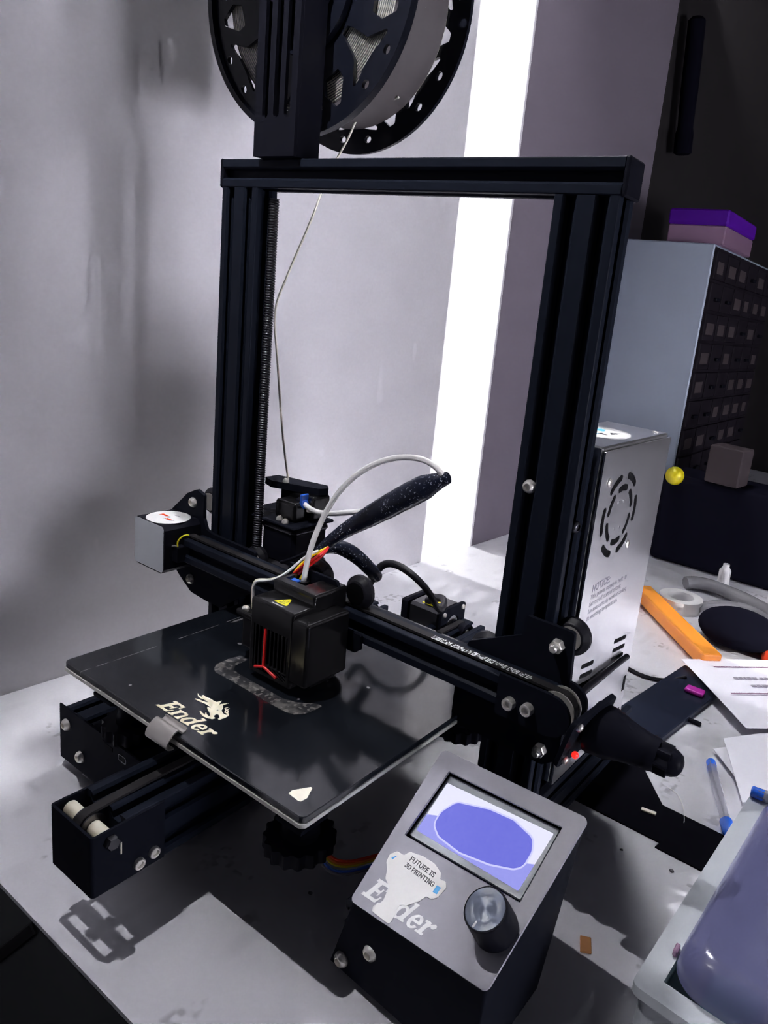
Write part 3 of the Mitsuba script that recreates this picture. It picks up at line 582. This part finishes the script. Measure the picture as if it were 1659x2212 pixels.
add(P + 'power_supply__sticker_print', prism(unary_union([sbox(-.012, .004, -.002, .014), sbox(-.010, -.012, -.004, -.009)]), .0003, tf), 'm_blue_print', False)
add(P + 'power_supply__sticker_print', prism(unary_union([Polygon([(.002, .002), (.010, .006), (.004, -.006)]), Polygon([(-.003, -.004), (.002, -.010), (-.006, -.011)])]), .0003, tf), 'm_ink', False)
for q in ((.1650, .1290), (.1560, .0310), (.1400, .0520)):
    add(P + 'power_supply__screw', screw((q[0], q[1], pz1), (0, 0, 1), .0022, .0008), 'm_steel')
add(P + 'power_supply__mounting_slot', cat(bx(px1 - .0004, px1 + .0016, .1320, .1370, .0985, .112), bx(px1 - .0004, px1 + .0016, .1290, .1345, .0745, .0845)), 'm_hole', False)
add(P + 'power_supply__cable', tube([(.1745, .026, .118), (.1762, .032, .135), (.1765, .045, .1362), (.1765, .085, .1352), (.1765, .122, .1340)], [.0030, .0030, .0026, .0022, .0022], 40), 'm_rubber', label='black cable running along the metal side')

# --- display unit on the front right
lo_, l1, l2 = np.array([.12870806, -.12803334, .061628]), np.array([.99135793, -.08197309, .10242009]), np.array([.01951055, .86417886, .50280637])
LF = frame(lo_, l1, l2); ln = LF[:3, 2]
D = P + 'display_unit__'
pan = rnd(Polygon([(-.0046, .0972), (.0992, .0966), (.0954, .0006), (.0036, -.0010)]), .0035)
win = rrect(.0083, .0884, .0420, .0862, .0005)
add(D + 'front_panel', prism(pan.difference(win), .0016, LF @ trimesh.transformations.translation_matrix((0, 0, -.0016))), 'm_panel', False, label='grey sloping front panel')
bot = [(.1170, -.1230, .0060), (.2190, -.1290, .0060), (.1170, -.060, .0060), (.2190, -.060, .0060)]
pc = list(pan.buffer(-.0010).exterior.coords)
bodyp = hull([(LF @ [u, v, -.0018, 1])[:3] for u, v in pc] + bot)
cavity = prism(win.buffer(.0012), .012, LF @ trimesh.transformations.translation_matrix((0, 0, -.0095)))
add(D + 'housing', sub(bodyp, cavity), 'm_plate', False)
for q in ((.1268, -.1245, .0150), (.1478, -.1258, .0350)):
    add(D + 'screw', screw(np.array(q), (0, -1, 0), .0046, .0036), 'm_steel', label='steel button-head screw below the display panel')
S = lambda d: LF @ trimesh.transformations.translation_matrix((0, 0, d))
inner = rnd(Polygon([(.0092, .0811), (.0841, .0827), (.0825, .0477), (.0102, .0486)]), .001)
add(D + 'screen_frame', cat(prism(win.buffer(.0010).difference(rrect(.0078, .0858, .0446, .0860, .001)), .0006, S(-.0090)), prism(rrect(.0078, .0858, .0446, .0860, .001).difference(inner), .0028, S(-.0070))), 'm_tray', False, label='pale metal frame round the screen')
oval = rnd(Polygon([(.0222, .0732), (.0430, .0782), (.0594, .0790), (.0747, .0750), (.0779, .0685), (.0779, .0598), (.0739, .0564), (.0606, .0525), (.0414, .0501), (.0250, .0520), (.0179, .0564), (.0174, .0643)]), .006)
oval2 = oval.buffer(.0010)
film_glint = Polygon([(.0, .0560), (.0180, .0620), (.0470, .0660), (.0760, .0610), (.0900, .0660), (.0900, .0900), (.0, .0900)])  # upper border glows whiter, a film reflection put into the emission
for part_, rad_ in ((inner.difference(oval2).intersection(film_glint), [0.80, 0.80, 0.98]), (inner.difference(oval2).difference(film_glint), [0.30, 0.31, 0.82])):
    k = add(D + 'screen_border', prism(part_, .0004, S(-.0048)), 'm_screen', False, label='backlit screen edge, upper part whitened to paint a film reflection')
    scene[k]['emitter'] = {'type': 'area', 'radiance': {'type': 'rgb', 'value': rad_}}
k = add(D + 'screen_ring', prism(oval2.difference(oval), .0004, S(-.0048)), 'm_screen', False)
scene[k]['emitter'] = {'type': 'area', 'radiance': {'type': 'rgb', 'value': [0.60, 0.60, 1.0]}}
k = add(D + 'screen', prism(oval, .0005, S(-.0048)), 'm_screen', False, label='plain violet-blue backlit screen')
scene[k]['emitter'] = {'type': 'area', 'radiance': {'type': 'rgb', 'value': [0.145, 0.155, 0.70]}}
kc = np.array([.0842, .0262])
add(D + 'knob', lathe([(.0114, 0), (.0114, .001), (.0111, .0188), (.0107, .0196), (.0098, .0196)], (LF @ [*kc, .0004, 1])[:3], ln, 56), 'm_black', 40, label='round black control knob')
add(D + 'knob_cap', lathe([(.0104, 0), (.0104, .0003), (.0100, .0006), (.0060, .00062), (.0001, .00064)], (LF @ [*kc, .0196, 1])[:3], ln, 64), 'm_cap', 20, label='brushed metal cap of the knob')
add(D + 'knob_mark', prism(LineString([(kc[0] - .0005, kc[1] - .0070), (kc[0] - .0007, kc[1] - .0094)]).buffer(.0005), .0002, S(.0202)), 'm_logo_white', False, label='white pointer mark')
add(D + 'lettering', prism(affinity.affine_transform(ENDER, [.00094, 0, 0, .00098, .0078, .0047]), .00015, S(0)), 'm_logo_white', False, label='white Ender lettering')
stk = rnd(Polygon([(8.0, 29.3), (11.1, 32.5), (15.9, 32.6), (18.2, 35.8), (26.5, 37.3), (35.2, 37.1), (41.7, 34.7), (43.2, 31.7), (46.8, 32.3), (49.1, 29.8), (47.9, 23.7), (45.4, 21.2), (41.8, 21.1), (39.8, 17.0), (34.8, 12.0), (31.2, 10.7), (32.4, 4.8), (32.4, .4), (19.4, .8), (18.1, 3.2), (21.5, 7.4), (19.6, 15.1), (14.6, 17.6), (12.3, 21.6), (8.8, 25.1)]), 1.2)
add(D + 'sticker', prism(affinity.scale(stk, .001, .001, origin=(0, 0)), .0003, S(0)), 'm_white', False, label='white cut-out sticker with two lines of small print')
tx1 = put(meshkit.text_mesh('FUTURE IS', .0026, .0001, True), S(.0003) @ trimesh.transformations.translation_matrix((.0205, .0318, 0)) @ trimesh.transformations.rotation_matrix(-.06, (0, 0, 1)))
tx2 = put(meshkit.text_mesh('3D PRINTING', .0024, .0001, True), S(.0003) @ trimesh.transformations.translation_matrix((.0200, .0278, 0)) @ trimesh.transformations.rotation_matrix(-.06, (0, 0, 1)))
add(D + 'sticker_print', cat(tx1, tx2), 'm_ink', False)
add(D + 'sticker_print', prism(affinity.scale(unary_union([Polygon([(10.0, 28.2), (12.6, 30.4), (11.4, 27.4)]), sbox(43.6, 24.6, 46.4, 28.4)]), .001, .001, origin=(0, 0)), .0004, S(0)), 'm_blue_print', False)

# ribbon cable to the display
for i, (m_, dz) in enumerate((('m_redbox', 0), ('m_orange', .0016), ('m_yellow', .0030), ('m_blue', .0060), ('m_grey', .0078))):
    add(P + 'ribbon_cable__strand', tube([(.076, -.0885 - dz * .4, .036 - dz), (.087, -.0880 - dz * .4, .0335 - dz), (.099, -.0780 - dz * .4, .0355 - dz), (.112, -.066, .040 - dz)], .00085, 24, 8), m_)

# --- spool holder on the top bar
hp = [(-.1205, -.0785)]
hb = sbox(-.1205, ZT + .020, -.0785, .60)
hs = [rrect(a - .0030, a + .0030, .4905, .583, .0028) for a in (-.1100, -.0985, -.0875)]
add(P + 'spool_holder__arm', cat(prism(hb.difference(unary_union(hs)), .0028, XZ(-.0045)), bx(-.0813, -.0785, -.0046, .0170, ZT + .020, .60, .0004), bx(-.1205, -.1177, -.0046, .0170, ZT + .020, .60, .0004), bx(-.1205, -.0785, -.0046, .0190, ZT + .0201, ZT + .0225, .0004)), 'm_black', 20)
add(P + 'spool_holder__tube', cyl((-.1087, -.004, .5800), (-.1060, .105, .5815), .0150, 40), 'm_black')
add(P + 'spool_holder__nut', lathe([(.034, 0), (.034, .006), (.030, .010)], (-.1087, .0105, .586), (-.034, 1, .031), 48), 'm_black')

# --- white filament tube, cable sleeves and wires
add(P + 'ptfe_tube', tube([(-.0148, -.0330, .1725), (-.0150, -.031, .188), (-.0110, -.026, .215), (.0040, -.019, .248), (.0270, -.012, .2690), (.0480, -.007, .2765), (.0655, -.003, .2748), (.0715, 0, .2690)], .00205, 90), 'm_ptfe', label='white plastic tube arching up from the print head')
add(P + 'ptfe_tube', tube([(-.0835, .0304, .2047), (-.0760, .0285, .2035), (-.0640, .0255, .2040), (-.045, .0200, .2085), (-.0200, .0120, .2170), (.0, .006, .224)], .00215, 50), 'm_ptfe', label='white plastic tube from the extruder into the cable sleeve')
def knobbly(path, r, seed):
    m = tube(path, r, 80, 20); v = m.vertices
    m.vertices = v + m.vertex_normals * (.0006 * (meshkit.fbm(v * 160, 3, seed)[:, None] - .5)); return m
add(P + 'cable_sleeve', knobbly([(-.0285, -.008, .1840), (-.0185, -.004, .1985), (.0050, .0005, .2190), (.0330, .001, .2395), (.0560, .000, .2555), (.0690, .001, .2640), (.0735, .002, .2665), (.0752, .0023, .2674)], [.0042, .0046, .0060, .0076, .0084, .0088, .0084, .0040], 3), 'm_sleeve', label='black braided cable sleeve rising to a rounded bend')
add(P + 'cable_sleeve', knobbly([(-.0300, .000, .1880), (-.0235, .016, .1860), (-.0140, .030, .1740), (-.0120, .044, .1600)], [.0046, .0060, .0055, .0050], 5), 'm_sleeve', label='black braided cable sleeve hanging down behind the head')
add(P + 'cable', tube([(-.020, .028, .1480), (-.0230, .050, .1500), (-.0200, .060, .1630), (.0080, .064, .1630), (.0230, .070, .1500), (.0220, .085, .1330), (.0050, .120, .1180), (-.0250, .1550, .1060), (-.0400, .1600, .0960)], [.0036, .0034, .0030, .0027, .0026, .0027, .0030, .0036, .0042], 90), 'm_rubber', label='black cable curving down to the rear motor')
wires = [('m_red', (-.0270, -.0385, .1700), (-.0235, -.032, .1800), (-.0145, -.022, .1910)), ('m_red', (-.0245, -.0385, .1700), (-.0215, -.031, .1785), (-.0135, -.021, .1895)), ('m_red', (-.0255, -.0365, .1690), (-.0222, -.029, .1810), (-.0140, -.020, .1920)),
         ('m_yellow', (-.0190, -.0365, .1700), (-.0190, -.031, .1770), (-.0170, -.022, .1880)), ('m_yellow', (-.0265, -.034, .1740), (-.0230, -.027, .1850), (-.0170, -.018, .1930)), ('m_black', (-.0290, -.0365, .1720), (-.0250, -.028, .1800), (-.0180, -.019, .1900))]
for m_, *pp in wires:
    add(P + 'wire', tube([*pp, (-.0135, -.012, .1965)], .00095, 24, 8), m_)
add(P + 'wire', tube([(-.0420, -.0545, .1500), (-.0428, -.0545, .1650), (-.0405, -.0540, .1715), (-.0350, -.0520, .1735), (-.0300, -.0470, .1750), (-.0220, -.036, .1850), (-.0145, -.022, .1950)], .00095, 60, 8), 'm_white', label='thin pale sensor wire looping to the left of the head')
add(P + 'wire', tube([(-.0436, -.0540, .1500), (-.0443, -.0540, .1650), (-.0416, -.0532, .1722), (-.0350, -.0512, .1743), (-.0300, -.0462, .1757), (-.0220, -.035, .1857), (-.0145, -.021, .1955)], .00080, 60, 8), 'm_cream')
add(P + 'wire', tube([(-.0640, -.010, .1690), (-.0480, -.008, .1780), (-.0300, -.008, .1900), (-.0150, -.006, .1980)], .0014, 30, 8), 'm_black')
tag('printer', 'black open-frame desktop 3D printer with display box and metal power supply', '3D printer')

# ================================================================ filament spool
so = np.array([-.1087, .0230, .5860]); sn = np.array([math.sin(-.0338) * math.cos(.0314), math.cos(-.0338) * math.cos(.0314), math.sin(.0314)])
sx_ = np.cross(sn, [0, 0, 1.0]); sx_ /= np.linalg.norm(sx_)          # to the right seen from the front
SF = lambda d: frame(so + sn * d, sx_, np.cross(sn, sx_) * -1 if np.cross(sn, sx_)[2] < 0 else np.cross(sn, sx_))
Rf = .1008
BIG = [(36.8, -34.5), (41.2, -29.5), (46.1, -30.6), (59.9, -37.8), (77.7, -33.6), (77.1, -36.2), (71.7, -42.0), (65.3, -47.4), (57.6, -57.1), (54.2, -64.0), (50.6, -68.8), (49.0, -67.7), (48.8, -51.2), (46.1, -46.7)]
HEX = [(21.6, -63.7), (34.4, -55.9), (39.7, -61.7), (38.4, -78.4), (33.6, -80.8), (22.7, -73.3)]
def flange():
    f = Point(0, 0).buffer(Rf, quad_segs=48).difference(Point(0, 0).buffer(.026, quad_segs=24))
    ho = []
    for i in range(7):
        for pts in (BIG, HEX):
            ho.append(affinity.rotate(rnd(affinity.scale(Polygon(pts), .001, .001, origin=(0, 0)), .0012), i * 360 / 7, origin=(0, 0)))
        for t in (-31, -48): ho.append(affinity.rotate(affinity.scale(Point(.0905, 0).buffer(.0034), .8, 1), t + i * 360 / 7, origin=(0, 0)))
    return f.difference(unary_union(ho))
def rimmed(poly, d, t, out):
    rim = Point(0, 0).buffer(Rf, quad_segs=48).difference(Point(0, 0).buffer(Rf - .0042, quad_segs=48))
    hubr = Point(0, 0).buffer(.046, quad_segs=24).difference(Point(0, 0).buffer(.026, quad_segs=24))
    return cat(prism(poly, t, SF(d)), prism(rim, t + .0018, SF(d - (.0018 if out < 0 else 0))), prism(hubr, t + .0024, SF(d - (.0024 if out < 0 else 0))))
zdir = SF(0)[:3, 2] @ sn
def along(d, t): return d if zdir > 0 else d + t
add('filament_spool__flange', rimmed(flange(), along(0, .003), .003, -1), 'm_spool', 25)
add('filament_spool__flange', prism(flange(), .003, SF(along(.0624, .003))), 'm_spool', 25)
add('filament_spool__hub', prism(Point(0, 0).buffer(.040, quad_segs=24).difference(Point(0, 0).buffer(.0352, quad_segs=24)), .0592, SF(along(.0031, .0592))), 'm_spool', 40)
# wound filament: a body of rings seen through the flange, wrapped outside by the outer turns
prof_ = [(.0415, 0)]
for i in range(23):
    r0 = .0420 + i * .00172
    prof_ += [(r0, .0011), (r0 + .0006, .0003), (r0 + .0012, .0003), (r0 + .0017, .0011)]
prof_ += [(.0818, .0020)]
for i in range(33):
    h0 = .0025 + i * .00165
    prof_ += [(.0815, h0), (.0819, h0 + .0005), (.0819, h0 + .0011), (.0815, h0 + .0016)]
prof_ += [(.0815, .0585), (.0415, .0590)]
add('filament_spool__filament', lathe(prof_, so + sn * .0033, sn, 96), 'm_filament', 30, label='wound cream white filament')
add('filament_spool__wrap', lathe([(.0822, 0), (.0826, .0003), (.0826, .0560), (.0822, .0563)], so + sn * .0040, sn, 96), 'm_film', 40, label='grey band round the wound filament') if True else None
lb = SF(along(.0031, .0002))
add('filament_spool__label', prism(Polygon([(-.0310, -.0375), (-.0110, -.0450), (-.0130, -.0720), (-.0300, -.0815)]), .0002, lb), 'm_white', False, label='white paper label with small print')
lt = [put(meshkit.text_mesh(s_, .0026, .0001), SF(.0030) @ trimesh.transformations.translation_matrix((x_, y_, 0)) @ trimesh.transformations.rotation_matrix(-1.62, (0, 0, 1))) for s_, x_, y_ in (('Colour', -.0255, -.0445), ('Diameter 1.75', -.0290, -.0480), ('PLA PRO', -.0255, -.0640))]
add('filament_spool__label_print', cat(*lt), 'm_ink', False)
add('filament_spool__strand', tube([(-.0560, .0720, .5230), (-.0800, .0715, .5190), (-.0910, .0700, .5130), (-.0985, .0680, .4980), (-.1040, .0620, .4800), (-.1080, .0550, .4620), (-.1110, .0480, .4380), (-.1200, .0420, .4080), (-.1320, .0390, .3790), (-.1400, .0385, .3580), (-.1380, .0390, .3300), (-.1260, .0400, .2600), (-.1160, .0420, .2140)], .00088, 110, 8), 'm_filament', label='single filament strand running down behind the frame')
tag('filament_spool', 'black spool of cream white filament hung on the holder above the frame', 'filament spool')

# ================================================================ things on the table
add('dark_strip', prism(Polygon([(.150, .1158), (.2300, .1154), (.2285, .1083), (.2760, .1080), (.2760, .1588), (.2158, .1604), (.1793, .2049), (.150, .2049)]), .0012, XY(0)), 'm_strip', False)
tag('dark_strip', 'flat black sheet lying on the table below the power supply', 'sheet')
sl = Polygon([(.128, .262), (.1480, .4205), (.158, .4180), (.2425, .3370), (.2325, .3150), (.1935, .3500), (.1830, .2455)])
add('dark_tablet', bevelslab(Polygon([(.1270, .262), (.1475, .421), (.2020, .4140), (.1815, .2465)]), 0, .006, .0008), 'm_slab', False)
tag('dark_tablet', 'dark glossy flat slab partly under the printed paper', 'tablet')
add('magenta_glow', rbox(.1680, .1880, .355, .368, .0062, .0110, .002), 'm_magenta', 40)  # magenta glow on the slab, put in as a coloured block
tag('magenta_glow', 'small magenta block standing in for a glow on the dark slab', 'cap')
def sheet(pts, z, dz=.0002, sag=.004, n=10):
    a, b, c, d = map(np.array, pts); V = []
    for j in range(n + 1):
        for i in range(n + 1):
            u, v = i / n, j / n
            p = (a * (1 - u) + b * u) * (1 - v) + (d * (1 - u) + c * u) * v
            V.append((p[0], p[1], z + sag * (math.sin(3 * u + 1) * math.sin(2.5 * v + .5))))
    F = []
    for j in range(n):
        for i in range(n):
            k = j * (n + 1) + i; F += [(k, k + 1, k + n + 2), (k, k + n + 2, k + n + 1)]
    V = np.array(V); m = len(V)
    Fb = [(x + m, z_ + m, y + m) for x, y, z_ in F]
    return trimesh.Trimesh(np.vstack([V, V - [0, 0, dz]]), F + Fb, process=False)
add('paper_sheet__sheet', sheet([(.1440, .4160), (.2420, .3190), (.3600, .4380), (.2620, .5350)], .0125, sag=.002), 'm_paper', True)
pf = frame((.1440, .4160, .0150), (.118, .119, 0), (.098, -.097, 0))
pfT = frame((.1440, .4160, .0150), (.118, .119, 0), (-.098, .097, 0))
ln_ = []
def rule(x0, y0, x1, y1, w): return LineString([(x0, -y0), (x1, -y1)]).buffer(w, cap_style=2)
add('paper_sheet__print', prism(unary_union([rule(.030, .020, .130, .020, .0011), rule(.018, .078, .15, .078, .0010)]), .0001, pfT), 'm_pinkish', False)
wd = []
for (x0, y0, L) in ((.040, .046, .026), (.072, .046, .030), (.052, .062, .014), (.070, .062, .036)):
    xx = x0
    while xx < x0 + L:
        w_ = rng.uniform(.003, .006); wd.append(sbox(xx, -y0 - .0022, xx + w_, -y0 + .0022)); xx += w_ + .0010
add('paper_sheet__print', prism(unary_union(wd), .0001, pfT), 'm_grey_ink', False)
tag('paper_sheet', 'white printed paper with rows of dark words, on top of the dark slab', 'paper')
add('paper_sheet_001', sheet([(.2280, .2930), (.2680, .2050), (.3400, .300), (.2900, .3800)], .0062, sag=.001), 'm_paper', True)
tag('paper_sheet_001', 'blank white paper sheet in front of the printed one, upper one of two', 'paper')
add('paper_sheet_002', sheet([(.2250, .2700), (.2740, .2170), (.3300, .290), (.2800, .3500)], .0045, sag=.0008), 'm_paper', True)
tag('paper_sheet_002', 'blank white paper sheet lying lowest beside the pen', 'paper')
def pen(name, a, b, lab, bodym='m_pen'):
    a, b = np.array(a, float), np.array(b, float); d = (b - a) / np.linalg.norm(b - a); L = np.linalg.norm(b - a)
    add(name + '__barrel', lathe([(.0040, 0), (.0043, .001), (.0043, L - .012), (.0038, L - .010)], a, d, 6), bodym, False, label='clear barrel')
    add(name + '__ink_tube', cyl(a + d * .006, a + d * (L - .012), .0012, 10), 'm_grey')
    add(name + '__plug', lathe([(.0030, -.004), (.0041, -.003), (.0042, .004), (.0040, .005)], a, d, 20), 'm_blue', 40, label='blue end plug')
    add(name + '__cap', lathe([(.0040, 0), (.0050, .001), (.0050, .014), (.0035, .0175)], a + d * (L - .013), d, 20), 'm_blue', 40, label='blue cap')
    tag(name, lab, 'pen')
pen('pen', (.2310, .2430, .0052), (.2690, .1600, .0052), 'clear ballpoint pen with blue ends lying beside the grey storage box')
add('black_stick', bx(.1880, .2020, .3080, .3120, .0, .004, .001), 'm_black')
tag('black_stick', 'tiny black stick on the table next to the dark slab', 'stick')
add('wood_chip', put(rbox(-.0035, .0035, -.006, .006, 0, .0016, .0006), frame((.2262, -.0085, .0), (1, .5, 0), (-.5, 1, 0))), 'm_wood', 40)
tag('wood_chip', 'small orange-brown chip on the table right of the display box', 'chip')
add('plastic_crumb', put(rbox(-.006, .006, -.002, .002, 0, .0016, .0006), frame((.2100, .1430, .0012), (1, .2, 0), (-.2, 1, 0))), 'm_cream', 40)
tag('plastic_crumb', 'small pale crumb lying on the flat black sheet', 'crumb')
add('plastic_thread', tube([(.2100, .187, .0006), (.2190, .184, .0012), (.2270, .174, .0022), (.2330, .162, .0022), (.2370, .150, .0020)], .00028, 30, 6), 'm_white')
tag('plastic_thread', 'fine white plastic thread curled on the table behind the black sheet', 'thread')
for i, (x_, y_, r_) in enumerate(((.2100, .0880, .0011), (.2470, .0930, .0015), (.069, -.092, .0014))):
    dm = trimesh.creation.icosphere(1, r_); dm.apply_scale((1.2, 1, .5)); dm.apply_translation((x_, y_, r_ * .4))
    k = add('dirt_speck', dm, 'm_ink', True); tag(k, ('tiny black speck on the table right of the display', 'slightly larger black speck on the table close to the storage box', 'black speck on the table left of the display, under the bed')[i], 'speck')
# storage box with smoky lid, bottom right
cz = .052
tray = Polygon([(.2705, -.0655), (.2800, .1560), (.4700, .1560), (.4700, -.0800)])
def shell(poly, z0, z1, t):
    p = rnd(poly, .006); m = cat(prism(p.difference(p.buffer(-t)), z1 - z0 - .002, XY(z0 + .002)), prism(p, .002, XY(z0))); return m
add('storage_box__tray', cat(shell(tray.buffer(-.003), 0, cz - .006, .0015), prism(rnd(tray, .005).difference(rnd(tray, .005).buffer(-.0128)), .006, XY(cz - .006))), 'm_tray', 30, label='pale grey tray with a flat rim')
lidp = rnd(tray.buffer(-.0130), .022)
lid_v = []
for ins, z in ((0, cz), (.001, cz + .008), (.006, cz + .016), (.014, cz + .020)):
    lid_v += [(x_, y_, z) for x_, y_ in lidp.buffer(-ins).exterior.coords]
add('storage_box__lid', hull(lid_v), 'm_smoky', 50, label='smoky violet translucent lid')
add('storage_box__hinge_tab', bx(.2815, .2840, -.035, -.028, cz, cz + .004), 'm_pinkish')
add('storage_box__insert', cat(bx(.300, .330, -.060, .000, .003, .030, .004), bx(.345, .420, -.050, .100, .003, .035, .006)), 'm_teal', 30, label='teal insert seen through the lid')
tag('storage_box', 'grey storage box with smoky translucent lid at the lower right corner', 'storage box')
pen('pen_001', (.2835, .1450, cz + .004), (.330, .150, cz + .004), 'second pen resting on the far end of the storage box rim')
# clear blister by the box corner
bl_ = bevelslab(rrect(.2445, .2690, -.075, -.0385, .004), .0002, .010, .003)
add('plastic_blister', bl_, 'm_clear', 30)
tag('plastic_blister', 'empty clear plastic blister on the table in front of the storage box', 'packaging')

# ================================================================ cluttered background
def cabinet():
    x0, x1, y0, y1, z1 = -.2380, -.0560, .9000, 1.34, .5250
    c = 'drawer_cabinet__'
    add(c + 'case', bx(x0, x1, y0, y1, 0, z1, .002), 'm_cabinet', 30, label='pale blue-grey side and top')
    add(c + 'front', bx(x1 - .001, x1 + .0010, y0 + .004, y1 - .004, .004, z1 - .004, .0002), 'm_drawer', False)
    for r in range(10):
        for q_ in range(6):
            ya = y0 + .006 + q_ * .072; za = .008 + r * .0512
            k = add(c + 'drawer', bx(x1 + .0002, x1 + .006, ya, ya + .066, za, za + .046, .001), 'm_drawer', False)
            if rng.random() < .5 and r > 2:
                add(k + '__label', bx(x1 + .006, x1 + .0066, ya + .010, ya + .010 + rng.uniform(.03, .045), za + .010, za + .030, .0002), 'm_drawer_label', False)
            else:
                add(k + '__handle', bx(x1 + .006, x1 + .012, ya + .022, ya + .044, za + .016, za + .022, .001), 'm_black', False)
    tag('drawer_cabinet', 'small-parts drawer cabinet with dark drawers and grey side behind the printer', 'cabinet')
cabinet()
add('purple_box__lid', bx(-.150, -.0460, .915, 1.10, .5560, .5820, .003), 'm_purple', 30, label='deep purple lid')
add('purple_box__body', bx(-.148, -.0480, .917, 1.098, .5252, .5560, .002), 'm_pinkish', 30, label='pinkish clear body')
tag('purple_box', 'box with a deep purple lid on top of the drawer cabinet', 'box')
hb0, hb1 = np.array([-.2350, 1.112, .955]), np.array([-.2330, 1.150, .720])
hd = (hb1 - hb0) / np.linalg.norm(hb1 - hb0)
add('hanging_tube', lathe([(.010, 0), (.0165, .006), (.0170, .120), (.0150, .190), (.0180, .200), (.0180, .236), (.010, .240)], hb0, hd, 24), 'm_dark_cloth', 40)
tag('hanging_tube', 'long black tube hanging on the far wall at the upper right', 'tube')
add('black_case', rbox(-.040, .400, .790, .890, 0, .150, .012), 'm_dark_cloth', 40)
tag('black_case', 'large black case on the table in front of the drawer cabinet', 'case')
yb = trimesh.creation.icosphere(3, .0150); yb.apply_translation((-.0135, .778, .1500))
add('yellow_ball', yb, 'm_yellow', True); tag('yellow_ball', 'bright yellow ball on the black case behind the power supply', 'ball')
ob = trimesh.creation.icosphere(3, .0120); ob.apply_translation((-.030, .780, .098))
add('white_bottle', cat(lathe([(.0085, 0), (.0090, .002), (.0090, .032), (.005, .037), (.005, .042), (.002, .0425)], (.103, .738, .0), (0, 0, 1), 24)), 'm_white', 40)
tag('white_bottle', 'small white bottle standing before the black case', 'bottle')
od = np.array([.113, -.118, 0]); od /= np.linalg.norm(od); on_ = np.array([.118, .113, 0]); on_ /= np.linalg.norm(on_)
oc = np.array([.100, .515, 0])
add('orange_ruler', put(rbox(-.105, .105, -.0125, .0125, .004, .022, .003), frame(oc, od, np.cross([0, 0, 1], od))), 'm_orange', 40)
tag('orange_ruler', 'flat orange bar lying slantwise behind the printed paper', 'bar')
tr = lathe([(.016, 0), (.030, 0), (.030, .018), (.016, .018)], (.080, .598, 0), (0, 0, 1), 40)
tring = prism(Point(.0800, .6050).buffer(.030, quad_segs=12).difference(Point(.0800, .6050).buffer(.018, quad_segs=12)), .018, XY(0))
add('tape_roll', tring, 'm_white', 30); tag('tape_roll', 'pale tape roll beside the orange bar', 'tape roll')
for i_, (x_, y_, w_, h_, m_, lab_) in enumerate(((.060, .800, .055, .060, 'm_drawer_label', 'dim brownish carton lying on the black case, left one'), (.160, .830, .050, .040, 'm_drawer', 'low dark carton on the black case, between the other two'), (.250, .815, .070, .075, 'm_drawer_label', 'dim brownish carton on the black case at the right edge'))):
    k = add('dim_carton', put(bx(-w_ / 2, w_ / 2, -.022, .022, 0, h_, .002), frame((x_, y_ + .008, .1502), (1, .12 * (i_ - 1), 0), (-.12 * (i_ - 1), 1, 0))), m_, 30); tag(k, lab_, 'carton')
po = trimesh.creation.icosphere(3, 1.0); po.apply_scale((.050, .050, .022)); po.vertices = po.vertices * (1 + .08 * (meshkit.fbm(po.vertices * 40, 3, 2)[:, None] - .5)); po.apply_translation((.175, .545, .0215))
add('black_pouch', po, 'm_dark_cloth', True); tag('black_pouch', 'round black pouch behind the printed paper', 'pouch')
add('red_box', put(bx(-.02, .02, -.02, .02, 0, .028, .002), frame((.2260, .545, 0), (1, .3, 0), (-.3, 1, 0))), 'm_redbox', 30); tag('red_box', 'orange-red box at the right edge behind the paper', 'box')
add('grey_hose', tube([(.060, .690, .010), (.090, .705, .012), (.120, .700, .012), (.150, .690, .012), (.190, .668, .011), (.240, .640, .010)], .0095, 50, 12), 'm_grey', label=None); tag('grey_hose', 'grey hose curving across the table behind the black pouch', 'hose')
add('grey_hose_001', tube([(.105, .600, .008), (.125, .640, .010), (.160, .660, .010), (.200, .630, .009), (.260, .600, .008)], .0065, 50, 12), 'm_grey'); tag('grey_hose_001', 'thinner grey hose just behind the black pouch', 'hose')
add('loose_wire', tube([(.085, .372, .0022), (.100, .368, .0022), (.120, .364, .0022), (.140, .372, .0022), (.150, .380, .0040), (.160, .388, .0082)], .0020, 40, 8), 'm_rubber'); tag('loose_wire', 'thin black cord on the table behind the power supply', 'cord')
